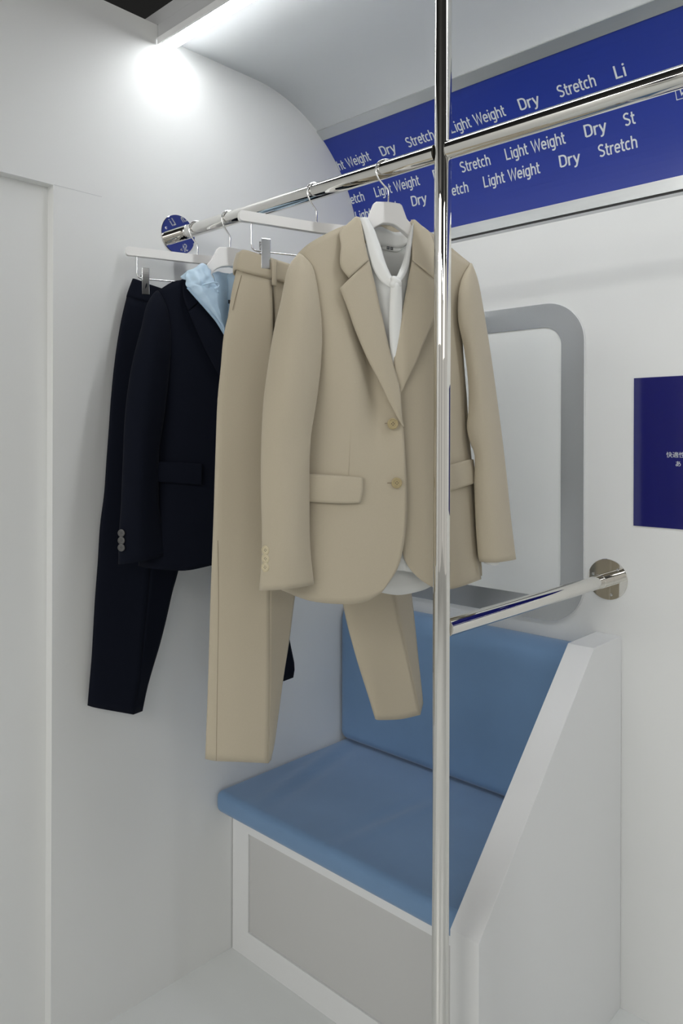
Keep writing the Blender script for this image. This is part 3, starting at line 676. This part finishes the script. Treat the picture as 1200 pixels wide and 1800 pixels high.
a = [(-0.09,0.012,-0.1483),(-0.0968,0.02,-0.4791),(-0.0441,0.01,-0.8758)]
b = [(-0.0151,0.034,-0.1525),(-0.009,0.034,-0.477),(-0.0087,-0,-0.8849)]
c = [(0.0215,0.038,-0.1554),(0.0245,0.036,-0.4763),(0.0261,-0,-0.8911)]
d = [(0.0508,0.034,-0.1485),(0.0558,0.034,-0.476),(0.0574,-0,-0.8883)]
e = [(0.0634,0.018,-0.1371),(0.0826,0.026,-0.476),(0.084,0.004,-0.8836)]
f = [(0.1067,0.01,-0.1485),(0.1218,0.02,-0.4757),(0.102,0.008,-0.8778)]
cloth('back', [[a, b, c, d, e, f]], M['blouse'], Bl, nr=40, per=5, th=0.0012)
T0 = [(-0.0592,-0.01,-0.1145),(-0.0387,0.012,-0.1177),(-0.0212,0.026,-0.1187),(-0.0052,0.034,-0.1106),(0.0106,0.036,-0.1151),(0.0259,0.036,-0.1202),(0.0405,0.03,-0.1208),(0.0494,0.014,-0.1293),(0.0515,-0.01,-0.126)]
T1 = [(-0.0518,-0.01,-0.1515),(-0.0331,0.014,-0.1561),(-0.0137,0.03,-0.1522),(0.0006,0.036,-0.1522),(0.0164,0.038,-0.1544),(0.0291,0.038,-0.1561),(0.0403,0.033,-0.1542),(0.0476,0.016,-0.1507),(0.0491,-0.01,-0.1499)]
cloth('collar_band', [[T0, T1]], M['blouse'], Bl, nr=36, per=4, th=0.0015)
o_ = [(-0.0632,-0.016,-0.1106),(-0.0557,-0.0245,-0.1462),(-0.0485,-0.034,-0.1898),(-0.0393,-0.04,-0.2219),(-0.0247,-0.048,-0.2469),(-0.0085,-0.054,-0.2588)]
m_ = [(-0.0558,-0.02,-0.1101),(-0.046,-0.0285,-0.1408),(-0.0383,-0.036,-0.1724),(-0.0297,-0.044,-0.2026),(-0.0164,-0.052,-0.2301),(-0.0074,-0.058,-0.2504)]
i_ = [(-0.047,-0.014,-0.1089),(-0.0364,-0.02,-0.1286),(-0.0296,-0.026,-0.1484),(-0.0218,-0.033,-0.1764),(-0.0144,-0.041,-0.2092),(-0.0047,-0.053,-0.2389)]
cloth('tie_band', [[o_, m_, i_]], M['blouse'], Bl, nr=30, per=5, th=0.002)
o_ = [(0.0519,-0.016,-0.1133),(0.0479,-0.0245,-0.1395),(0.0418,-0.032,-0.17),(0.0329,-0.041,-0.2124),(0.0206,-0.049,-0.2356),(0.0082,-0.054,-0.2488)]
m_ = [(0.0494,-0.02,-0.1193),(0.0434,-0.027,-0.1452),(0.0351,-0.034,-0.1768),(0.0258,-0.044,-0.2111),(0.0148,-0.052,-0.2319),(0.0049,-0.057,-0.245)]
i_ = [(0.0489,-0.014,-0.1236),(0.0396,-0.02,-0.1483),(0.0309,-0.028,-0.1826),(0.0204,-0.038,-0.2077),(0.0104,-0.047,-0.2265),(0.0037,-0.053,-0.2373)]
cloth('tie_band', [[i_, m_, o_]], M['blouse'], Bl, nr=30, per=5, th=0.002)
kn = Vector([(0.0013,-0.057,-0.2486)][0])
bm = bmesh.new(); bmesh.ops.create_uvsphere(bm, u_segments=28, v_segments=16, radius=1)
for v in bm.verts:
    r = 1 + 0.10*sin(3*v.co.x + 5*v.co.z) + 0.06*cos(6*v.co.z - 2*v.co.x)
    v.co = Vector((v.co.x*0.0125*r, v.co.y*0.0085*r, v.co.z*0.0140*r)) + kn
for f_ in bm.faces: f_.smooth = True
me = bpy.data.meshes.new('tie_knot'); bm.to_mesh(me); bm.free(); link('tie_knot', me, M['blouse'], Bl)
o_ = [(-0.0092,-0.056,-0.2535),(-0.0102,-0.052,-0.2976),(-0.0085,-0.047,-0.3659),(-0.0015,-0.045,-0.4695)]
m_ = [(-0.0009,-0.064,-0.2501),(-0.0012,-0.058,-0.2982),(-0.0007,-0.053,-0.3664),(0.0054,-0.05,-0.4696)]
m2 = [(0.0051,-0.064,-0.2498),(0.009,-0.056,-0.2975),(0.0096,-0.051,-0.3658),(0.0105,-0.049,-0.4695)]
i_ = [(0.0139,-0.055,-0.2464),(0.0166,-0.051,-0.2963),(0.0172,-0.046,-0.3649),(0.0182,-0.044,-0.4691)]
cloth('tie_end', [[o_, m_, m2, i_]], M['blouse'], Bl, nr=30, per=4, th=0.0015)
T0 = [(-0.0024,0.0345,-0.1528),(0.0104,0.035,-0.1531),(0.0308,0.0352,-0.1555),(0.0477,0.032,-0.154)]
T1 = [(-0.0012,0.034,-0.1583),(0.0103,0.0345,-0.1605),(0.0344,0.0345,-0.1627),(0.0413,0.032,-0.1581)]
cloth('size_label', [[T0, T1]], M['blouse'], Bl, nr=16, per=3, th=0.0006)
for q, k in (([(0.0095,0.0335,-0.1521),(0.0155,0.0335,-0.1524),(0.0153,0.0335,-0.1588),(0.0092,0.0335,-0.1584)], 0), ([(0.0173,0.0335,-0.1528),(0.0234,0.0335,-0.1532),(0.0232,0.0335,-0.1595),(0.0171,0.0335,-0.1592)], 1)):
    mk = mesh('label_mark', q, [(0,1,2,3)], M['ink'], Bl, solid=0.0003)
    Q = [Vector(x) for x in q]
    def uv(s, t): return Q[0].lerp(Q[1], s).lerp(Q[3].lerp(Q[2], s), t) + Vector((0, -0.0004, 0))
    V = []; F = []
    for (s0, s1, t0, t1) in ((.15,.25,.15,.45),(.45,.55,.15,.45),(.15,.55,.40,.48),(.65,.73,.15,.85),(.15,.55,.62,.70),(.15,.25,.62,.88)):
        b0 = len(V); V += [uv(s0,t0), uv(s1,t0), uv(s1,t1), uv(s0,t1)]; F.append((b0,b0+1,b0+2,b0+3))
    mesh('label_letters', V, F, M['letter'], mk)
for (P0, P1, Pm, Pb) in (([(0.2141,-0.012,-0.8166),(0.2154,-0.012,-0.8288)], [(0.2508,-0.012,-0.8177),(0.2489,-0.012,-0.8317)], [(0.2234,-0.032,-0.8138),(0.2304,-0.028,-0.8316)], [(0.2432,0.012,-0.8211),(0.246,0.012,-0.8336)]),):
    cloth('cuff', [[P0, Pm, P1, Pb]], M['blouse'], Bl, nr=8, per=5, closed=True, th=0.001)

# ------------------------------------------------------------------ beige trousers
T = frame('trousers', 0.5445, PY, 19.0)
tag(T, 'beige tapered trousers clipped by the waistband behind the beige blazer', 'trousers')
w0 = [(-0.1831,0,-0.1596),(-0.1914,0,-0.1839),(-0.194,0,-0.1989)]
w1_ = [(-0.1764,-0.01,-0.1566),(-0.1835,-0.012,-0.183),(-0.1835,-0.012,-0.2038)]
w2 = [(-0.1462,-0.02,-0.1645),(-0.1491,-0.021,-0.1884),(-0.1517,-0.021,-0.2109)]
w3 = [(-0.107,-0.022,-0.1728),(-0.1141,-0.023,-0.1937),(-0.1193,-0.023,-0.2147)]
w4 = [(-0.0717,-0.022,-0.1789),(-0.0802,-0.023,-0.1989),(-0.0856,-0.023,-0.2201)]
w5 = [(-0.0088,-0.022,-0.1899),(-0.0107,-0.023,-0.2107),(-0.0106,-0.023,-0.2312)]
front = [w0, w1_, w2, w3, w4, w5] + [mir(x) for x in (w4, w3, w2, w1_, w0)]
back_ = [mir(w0)] + [dy(x, 2*0.020 + 0.006) for x in ([mir(y) for y in (w1_, w2, w3)] + [w5] + [w3, w2, w1_])]
wb = cloth('waistband', [front + back_], M['beige'], T, nr=8, per=4, closed=True, th=0.003)
Lf = [(-0.1907,0,-0.1998),(-0.2009,0,-0.2451),(-0.2097,0,-0.301),(-0.2186,0,-0.3395),(-0.2259,0,-0.4167),(-0.2321,0,-0.4778),(-0.2367,0,-0.5993),(-0.2401,0,-0.7206),(-0.247,0,-0.9141),(-0.2515,0,-1.0829),(-0.2572,0,-1.2438)]
Sm = [(-0.1827,-0.01,-0.2022),(-0.1923,-0.012,-0.2463),(-0.1999,-0.012,-0.3019),(-0.2099,-0.012,-0.3562),(-0.2184,-0.012,-0.478),(-0.2288,-0.014,-0.5991),(-0.2341,-0.014,-0.7197),(-0.234,-0.014,-0.9126),(-0.236,-0.014,-1.0812),(-0.238,-0.014,-1.2465)]
Mm = [(-0.161,-0.018,-0.2076),(-0.1682,-0.024,-0.306),(-0.1776,-0.03,-0.4777),(-0.1852,-0.032,-0.7202),(-0.1897,-0.032,-0.9135),(-0.1942,-0.032,-1.0821),(-0.1955,-0.03,-1.2505)]
Cr = [(-0.1198,-0.024,-0.2143),(-0.1209,-0.034,-0.3038),(-0.125,-0.042,-0.4767),(-0.1284,-0.046,-0.7213),(-0.1304,-0.046,-0.8921),(-0.1298,-0.046,-1.0875),(-0.1315,-0.042,-1.2614)]
C2 = [(-0.1138,-0.016,-0.2129),(-0.1114,-0.024,-0.3016),(-0.1182,-0.038,-0.4148),(-0.1247,-0.0425,-0.5502),(-0.1283,-0.0458,-0.7213),(-0.1304,-0.0458,-0.8921),(-0.1297,-0.0458,-1.0876),(-0.1314,-0.0418,-1.2615)]
Rm = [(-0.0725,-0.018,-0.2198),(-0.0677,-0.014,-0.2969),(-0.0715,-0.024,-0.4744),(-0.0797,-0.026,-0.725),(-0.0905,-0.024,-0.9058),(-0.1011,-0.022,-1.0922),(-0.12,-0.03,-1.2602)]
Rr = [(-0.0091,-0.02,-0.2305),(0.0037,-0.012,-0.3427),(0.0084,0,-0.419),(-0.0096,0,-0.6008),(-0.0303,0,-0.7935),(-0.051,0,-0.9163),(-0.0646,0,-1.0144),(-0.0795,0,-1.1015),(-0.0902,0,-1.1758),(-0.1009,0,-1.246),(-0.1104,-0.01,-1.2619)]
cloth('leg', [[Lf, Sm, Mm, Cr], [C2, Rm, Rr], [Lf, dy(mir(mir(Mm)), 0.062), dy(Rr, 0.01)]], M['beige'], T, nr=60, per=6)
Lf2 = [(-0.0091,-0.02,-0.2305),(0.0037,-0.012,-0.3427),(0.0113,0,-0.4189),(0.0294,0,-0.601),(0.0521,0,-0.7983),(0.072,0,-0.9474),(0.104,0,-1.0651),(0.1412,0,-1.1734),(0.1593,0,-1.2281)]
Sm2 = [(0.0061,-0.018,-0.2313),(0.0302,-0.012,-0.4709),(0.0636,-0.012,-0.7975),(0.0854,-0.014,-0.946),(0.116,-0.014,-1.0631),(0.1439,-0.014,-1.1562),(0.164,-0.012,-1.2277)]
Mm2 = [(0.0545,-0.02,-0.2428),(0.0698,-0.026,-0.4705),(0.1106,-0.03,-0.7981),(0.1416,-0.03,-0.9484),(0.1792,-0.03,-1.0832),(0.2138,-0.026,-1.2295)]
Cr2 = [(0.1161,-0.022,-0.2469),(0.1223,-0.034,-0.4693),(0.146,-0.042,-0.7328),(0.181,-0.044,-0.9282),(0.2177,-0.044,-1.0712),(0.2634,-0.034,-1.2249)]
Rr2 = [(0.1893,0,-0.2003),(0.2111,0,-0.4652),(0.2363,0,-0.7401),(0.26,0,-0.9434),(0.2702,0,-1.0194),(0.2804,0,-1.1041),(0.289,0,-1.1681),(0.2942,0,-1.2122)]
cloth('leg', [[Lf2, Sm2, Mm2, Cr2], [Cr2, Rr2], [Lf2, dy(Mm2, 0.060), Rr2]], M['beige'], T, nr=60, per=6)
lp = cloth('belt_loop', [[[(-0.1223,-0.0315,-0.1728),(-0.122,-0.0325,-0.2001),(-0.1215,-0.0315,-0.2307)], [(-0.1097,-0.0315,-0.1751),(-0.1107,-0.0325,-0.2039),(-0.1115,-0.0315,-0.2322)]]], M['beige'], T, nr=10, per=3, th=0.002)
tube('pocket_seam', [(-0.1843,-0.0125,-0.2126),(-0.1953,-0.013,-0.2517),(-0.2044,-0.012,-0.2889)], 0.0007, M['beigedark'], T, n=6, smooth_path=True)
tube('waist_seam', [(-0.1833,-0.015,-0.2056),(-0.1672,-0.0205,-0.2099),(-0.1515,-0.024,-0.2132),(-0.1208,-0.0265,-0.2174)], 0.0007, M['beigedark'], T, n=6, smooth_path=True)
tube('waist_seam', [(-0.1074,-0.0265,-0.2179),(-0.087,-0.0262,-0.222)], 0.0008, M['beigedark'], T, n=6)
tube('bar_tack', [(-0.1218,-0.029,-0.2297),(-0.1111,-0.029,-0.2317)], 0.0008, M['beigedark'], T, n=6)
tube('outseam', [(-0.2364,-0.0145,-0.7798),(-0.2343,-0.0148,-0.9125),(-0.2363,-0.0148,-1.0809),(-0.2382,-0.0148,-1.2456)], 0.0006, M['beigedark'], T, n=6, smooth_path=True)

# ------------------------------------------------------------------ navy trousers
N = frame('trousers', 0.0913, PY, 15.0)
tag(N, 'navy trousers clipped by the waistband nearest the left wall', 'trousers')
w0 = [(-0.1734,0,-0.154),(-0.1864,0,-0.1904),(-0.1893,0,-0.2009)]
w2 = [(-0.1563,-0.012,-0.16),(-0.1683,-0.013,-0.1964),(-0.1712,-0.013,-0.2069)]
w3 = [(-0.1359,-0.018,-0.1676),(-0.1436,-0.019,-0.2007),(-0.1465,-0.019,-0.2127)]
w4 = [(-0.0807,-0.02,-0.1797),(-0.0855,-0.021,-0.2159),(-0.087,-0.021,-0.2264)]
w5 = [(-0.0072,-0.02,-0.1931),(-0.0107,-0.021,-0.2284),(-0.0122,-0.021,-0.2391)]
front = [w0, w2, w3, w4, w5] + [mir(x) for x in (w4, w3, w2, w0)]
back_ = [mir(w0)] + [dy(x, 0.042) for x in ([mir(y) for y in (w2, w3)] + [w5] + [w3, w2])]
cloth('waistband', [front + back_], M['navy'], N, nr=8, per=4, closed=True, th=0.003)
Lf = [(-0.1893,0,-0.2009),(-0.2022,0,-0.2572),(-0.2135,0,-0.3232),(-0.2219,0,-0.3901),(-0.2288,0,-0.4653),(-0.2342,0,-0.5473),(-0.2396,0,-0.6234),(-0.245,0,-0.7049),(-0.2547,0,-0.7817),(-0.26,0,-0.8727),(-0.2667,0,-0.9661),(-0.2746,0,-1.1145),(-0.2799,0,-1.1803),(-0.2839,0,-1.2293)]
Sm = [(-0.1791,-0.01,-0.2043),(-0.1939,-0.012,-0.274),(-0.208,-0.012,-0.3903),(-0.2189,-0.012,-0.5487),(-0.2298,-0.012,-0.7061),(-0.242,-0.012,-0.8697),(-0.2487,-0.012,-0.9659),(-0.2566,-0.012,-1.1142),(-0.2604,-0.012,-1.237)]
Cr = [(-0.1379,-0.02,-0.2134),(-0.1194,-0.03,-0.4603),(-0.1245,-0.03,-0.7525),(-0.1358,-0.03,-0.9077),(-0.1501,-0.03,-1.0588),(-0.1615,-0.03,-1.1744),(-0.1774,-0.026,-1.2637)]
Rr = [(-0.0119,-0.02,-0.2389),(0.006,0,-0.4244),(-0.0091,0,-0.6841),(-0.0511,0,-0.9137),(-0.0665,0,-0.9664),(-0.0833,0,-1.038),(-0.1014,0,-1.1058),(-0.1195,0,-1.1625),(-0.1329,0,-1.2077),(-0.1486,-0.008,-1.2659)]
Bk = dy([(-0.1316,-0,-0.2098),(-0.1218,0,-0.459),(-0.1298,0,-0.7547),(-0.1619,0,-0.9729),(-0.212,0,-1.2538)], 0.022)
cloth('leg', [[Lf, Sm, Cr], [Cr, Rr], [Lf, Bk, Rr]], M['navy'], N, nr=50, per=8)
Lf = [(-0.0119,-0.02,-0.2389),(0.0093,0,-0.4242),(0.0313,0,-0.6852),(0.0818,0,-0.9518),(0.1247,0,-1.1293),(0.1545,0,-1.2525)]
Cr = [(0.1127,-0.02,-0.2279),(0.1607,-0.03,-0.6086),(0.2147,-0.03,-1.0073),(0.2547,-0.02,-1.2507)]
Rr = [(0.1893,0,-0.2009),(0.2136,0,-0.529),(0.2474,0,-0.9023),(0.2812,0,-1.1375),(0.2925,0,-1.1883),(0.2991,0,-1.2238),(0.2924,-0.004,-1.2513)]
Bk = dy([(0.0876,-0,-0.2102),(0.1059,0,-0.6088),(0.1588,0,-1.0067),(0.2126,0,-1.2541)], 0.022)
cloth('leg', [[Lf, Cr], [Cr, Rr], [Lf, Bk, Rr]], M['navy'], N, nr=50, per=8)

# ------------------------------------------------------------------ navy blazer
V_ = frame('blazer', 0.2303, PY, 20.0)
tag(V_, 'navy blazer hanging over a light blue windbreaker near the left wall', 'jacket')
A = [(-0.1857,0,-0.2016),(-0.1867,0,-0.3258),(-0.1959,0,-0.4933),(-0.2091,0,-0.6739),(-0.229,0,-0.8736)]
B = [(-0.1611,-0.008,-0.1896),(-0.1564,-0.03,-0.3274),(-0.1529,-0.035,-0.4936),(-0.1633,-0.04,-0.6728),(-0.1988,-0.042,-0.8763)]
D = [(-0.1292,-0.01,-0.1714),(-0.1084,-0.04,-0.3256),(-0.093,-0.048,-0.4928),(-0.0964,-0.052,-0.6737),(-0.1287,-0.054,-0.8837)]
E = [(-0.0977,-0.01,-0.157),(-0.0672,-0.036,-0.2662),(-0.0322,-0.046,-0.3216),(-0.0164,-0.053,-0.4347),(-0.0111,-0.056,-0.548),(-0.0084,-0.058,-0.6754),(-0.0125,-0.058,-0.7743),(-0.0328,-0.058,-0.8508),(-0.0632,-0.058,-0.8753)]
cloth('front_panel', [[A, B, D, E]], M['navy'], V_, nr=50, per=8)
cloth('front_panel', [[dy(mir(x), 0.005) for x in (A, B, D, E)]], M['navy'], V_, nr=50, per=8)
cloth('back_panel', [[A, [(-0.1205,0.012,-0.1665),(-0.1121,0.04,-0.4613),(-0.1137,0.04,-0.8733)], [(0.0152,0.045,-0.1666),(0.0172,0.048,-0.4573),(0.0186,0.048,-0.8834)], mir([(-0.1205,0.012,-0.1665),(-0.1121,0.04,-0.4613),(-0.1137,0.04,-0.8733)]), mir(A)]], M['navy'], V_, nr=40, per=6)
L = [(-0.1857,0,-0.2016),(-0.1991,-0.004,-0.216),(-0.2141,-0.01,-0.2459),(-0.2265,-0.018,-0.296),(-0.2424,-0.024,-0.3537),(-0.2537,-0.028,-0.4061),(-0.2632,-0.03,-0.4715),(-0.2687,-0.032,-0.5349),(-0.2711,-0.032,-0.5995),(-0.2735,-0.032,-0.6627),(-0.2759,-0.032,-0.7271),(-0.2797,-0.032,-0.782),(-0.2814,-0.032,-0.8611)]
F1 = [(-0.1853,-0.004,-0.2022),(-0.198,-0.03,-0.2477),(-0.2082,-0.052,-0.333),(-0.2207,-0.062,-0.4691),(-0.2344,-0.066,-0.6031),(-0.2393,-0.066,-0.7364),(-0.2354,-0.062,-0.8532)]
RR = [(-0.1834,-0.002,-0.2031),(-0.1741,-0.01,-0.2204),(-0.1654,-0.018,-0.2473),(-0.1596,-0.026,-0.2994),(-0.1591,-0.03,-0.3414),(-0.1641,-0.034,-0.3973),(-0.1726,-0.036,-0.4803),(-0.182,-0.036,-0.5478),(-0.1892,-0.038,-0.5903),(-0.1904,-0.038,-0.6586),(-0.1888,-0.038,-0.7298),(-0.1832,-0.038,-0.7684),(-0.1762,-0.038,-0.8072),(-0.1683,-0.038,-0.8447)]
BB = [(-0.1829,0.006,-0.2031),(-0.1809,0.008,-0.2684),(-0.1955,-0.01,-0.4659),(-0.2231,-0.014,-0.6728),(-0.2225,-0.014,-0.8555)]
cloth('sleeve', [[L, F1, RR, BB]], M['navy'], V_, nr=50, per=7, closed=True)
cloth('sleeve', [[mir(x) for x in (L, F1, RR, BB)]], M['navy'], V_, nr=50, per=7, closed=True)
O_ = [(-0.1196,-0.044,-0.2532),(-0.0993,-0.053,-0.3057),(-0.0724,-0.059,-0.3632),(-0.0443,-0.062,-0.4138),(-0.0201,-0.06,-0.4522)]
M_ = [(-0.1061,-0.046,-0.2427),(-0.084,-0.054,-0.2811),(-0.054,-0.06,-0.3413),(-0.0301,-0.063,-0.4077),(-0.019,-0.061,-0.4522)]
I_ = [(-0.0922,-0.042,-0.2283),(-0.0659,-0.046,-0.2577),(-0.0291,-0.05,-0.3049),(-0.0205,-0.056,-0.3786),(-0.0169,-0.059,-0.4521)]
cloth('lapel', [[O_, M_, I_]], M['navy'], V_, nr=36, per=5, th=0.003)
cloth('lapel', [[dy(mir(x), 0.004) for x in (O_, M_, I_)]], M['navy'], V_, nr=36, per=5, th=0.003)
O_ = [(-0.1063,-0.01,-0.1579),(-0.1231,-0.014,-0.1744),(-0.1287,-0.03,-0.2142),(-0.1196,-0.044,-0.2518)]
I_ = [(-0.0982,-0.012,-0.1547),(-0.1072,-0.024,-0.1832),(-0.1028,-0.034,-0.2056),(-0.0927,-0.044,-0.2273)]
cloth('collar', [[O_, I_]], M['navy'], V_, nr=24, per=5, th=0.003)
cloth('collar', [[mir(O_), mir(I_)]], M['navy'], V_, nr=24, per=5, th=0.003)
T0 = [(-0.2064,-0.024,-0.6192),(-0.1878,-0.038,-0.6197),(-0.136,-0.052,-0.6219),(-0.0884,-0.058,-0.6257)]
T1 = [(-0.2072,-0.028,-0.6451),(-0.1886,-0.042,-0.6448),(-0.137,-0.056,-0.6479),(-0.0895,-0.062,-0.6512)]
T2 = [(-0.2071,-0.028,-0.667),(-0.1885,-0.042,-0.6681),(-0.1369,-0.056,-0.6726),(-0.0908,-0.062,-0.6775)]
cloth('pocket_flap', [[T0, T1, T2]], M['navy'], V_, nr=24, per=5, th=0.003)
cloth('pocket_flap', [[dy(mir(x), 0.004) for x in (T0, T1, T2)]], M['navy'], V_, nr=24, per=5, th=0.003)
for p in [(-0.2777,-0.046,-0.7859),(-0.2777,-0.046,-0.8033),(-0.2776,-0.046,-0.8199)]: button(V_, p, 0.0090, M['greybtn'], (-0.62, -0.78, 0), 'cuff_button')

# ------------------------------------------------------------------ light blue windbreaker inside the navy blazer
Wb = frame('windbreaker', 0.2303, PY, 20.0)
tag(Wb, 'light blue zip windbreaker with drawcord collar inside the navy blazer', 'jacket')
def crumple(amp, f):
    def fn(s, t, p): return (0.4*amp*sin(f*p[2]*1.3 + 2*s), -amp*(sin(f*p[0] + 3*t) * cos(f*0.7*p[2] + 4*s)), 0.5*amp*sin(f*p[0]*0.9 + 5*t))
    return fn
o_ = [(-0.0736,-0.012,-0.1251),(-0.0974,-0.014,-0.1394),(-0.1185,-0.018,-0.1536),(-0.1226,-0.028,-0.1742),(-0.1215,-0.04,-0.1944)]
m_ = [(-0.0701,-0.02,-0.1278),(-0.0861,-0.03,-0.1456),(-0.1012,-0.038,-0.1628),(-0.1043,-0.044,-0.1782),(-0.1068,-0.048,-0.1958)]
m2 = [(-0.0658,-0.02,-0.1302),(-0.0716,-0.03,-0.1498),(-0.0774,-0.04,-0.1664),(-0.082,-0.046,-0.182),(-0.0825,-0.048,-0.1992)]
i_ = [(-0.0592,-0.008,-0.1299),(-0.0542,-0.016,-0.1496),(-0.0493,-0.024,-0.1663),(-0.0443,-0.032,-0.1844),(-0.0411,-0.036,-0.2018)]
cloth('collar', [[o_, m_, m2, i_]], M['skyblue'], Wb, nr=26, per=7, th=0.002, disp=crumple(0.0032, 240))
cloth('collar', [[mir(x) for x in (o_, m_, m2, i_)]], M['skyblue'], Wb, nr=26, per=7, th=0.002, disp=crumple(0.0032, 240))
o_ = [(-0.1311,-0.012,-0.165),(-0.1279,-0.016,-0.1696),(-0.1204,-0.02,-0.1725)]
i_ = [(-0.1169,-0.012,-0.1523),(-0.1171,-0.018,-0.1605),(-0.1153,-0.022,-0.1695)]
cloth('hood_edge', [[o_, i_]], M['skyblue'], Wb, nr=10, per=5, th=0.003)
cloth('hood_edge', [[mir(x) for x in (o_, i_)]], M['skyblue'], Wb, nr=10, per=5, th=0.003)
o_ = [(-0.1232,-0.046,-0.1942),(-0.1042,-0.049,-0.2152),(-0.0778,-0.052,-0.2434),(-0.0524,-0.054,-0.2718),(-0.0307,-0.055,-0.3042)]
m_ = [(-0.1017,-0.05,-0.1873),(-0.084,-0.053,-0.2099),(-0.0658,-0.055,-0.2366),(-0.0458,-0.056,-0.2688),(-0.0303,-0.056,-0.3029)]
i_ = [(-0.0535,-0.038,-0.1905),(-0.0439,-0.04,-0.2027),(-0.0436,-0.044,-0.2345),(-0.038,-0.05,-0.2688),(-0.029,-0.054,-0.3012)]
cloth('front_panel', [[o_, m_, i_]], M['skyblue'], Wb, nr=30, per=6, th=0.002, disp=crumple(0.0016, 170))
cloth('front_panel', [[mir(x) for x in (o_, m_, i_)]], M['skyblue'], Wb, nr=30, per=6, th=0.002, disp=crumple(0.0016, 170))
o_ = [(-0.0212,-0.03,-0.2991),(-0.0196,-0.035,-0.3767),(-0.0137,-0.03,-0.7484)]
m_ = [(-0.0712,-0.02,-0.2642),(-0.0868,-0.025,-0.379),(-0.087,-0.03,-0.7455)]
i_ = [(-0.139,-0.005,-0.239),(-0.154,-0.01,-0.3809),(-0.1528,-0.01,-0.7446)]
cloth('body', [[i_, m_, o_] + [mir(x) for x in (o_, m_, i_)]], M['skyblue'], Wb, nr=24, per=5, th=0.0015)
T0 = [(-0.058,-0.004,-0.1319),(-0.0394,0.018,-0.14),(-0.019,0.03,-0.1312),(-0.0033,0.036,-0.1344),(0.0097,0.038,-0.1312)]
T1 = [(-0.0419,-0.01,-0.1745),(-0.0282,0.01,-0.1739),(-0.0156,0.021,-0.1752),(-0.003,0.027,-0.1744),(0.0084,0.029,-0.1745)]
T2 = [(-0.0516,-0.014,-0.3191),(-0.0334,0.006,-0.3476),(-0.0181,0.016,-0.3604),(-0.004,0.022,-0.368),(0.0092,0.025,-0.37)]
T0 = T0 + mir(T0[:-1])[::-1]; T1 = T1 + mir(T1[:-1])[::-1]; T2 = T2 + mir(T2[:-1])[::-1]
cloth('lining', [[T0, T1, T2]], M['skyblue'], Wb, nr=40, per=7, th=0.002, disp=crumple(0.0024, 210))
Z = [(-0.1241,-0.0495,-0.197),(-0.1052,-0.0525,-0.2179),(-0.0787,-0.055,-0.246),(-0.0533,-0.057,-0.2744),(-0.0324,-0.058,-0.3061)]
tube('zip_tape', mir(Z), 0.0023, M['zip'], Wb, n=8, smooth_path=True)
zp = tube('zip_tape', Z, 0.0023, M['zip'], Wb, n=8, smooth_path=True)
zc = crom(Z, 60); V = []; F = []
for i in range(1, 59):
    t_ = (zc[i+1] - zc[i-1]).normalized(); sd = Vector((t_.z, 0, -t_.x))
    v, f = boxes([(-0.0026, 0.0026, -0.0012, 0.0012, -0.0008, 0.0008)]); b0 = len(V)
    V += [zc[i] + sd*q[0] + Vector((0, q[1] - 0.0018, 0)) + t_*q[2] for q in v]; F += [tuple(b0+k for k in q) for q in f]
mesh('zip_teeth', V, F, M['skyblue'], zp)
tube('drawcord', [(-0.0866,-0.052,-0.1877),(-0.0743,-0.054,-0.1834),(-0.0608,-0.052,-0.1789),(-0.0485,-0.05,-0.1788),(-0.0438,-0.049,-0.1824),(-0.0471,-0.05,-0.1892),(-0.057,-0.054,-0.1951)], 0.0017, M['skyblue'], Wb, n=8, smooth_path=True)
cloth('name_tag', [[[(0.0024,0.02,-0.2046),(0.0025,0.02,-0.2141)], [(0.0147,0.02,-0.205),(0.0148,0.02,-0.2146)]]], M['ink'], Wb, nr=4, per=3, th=0.0006)
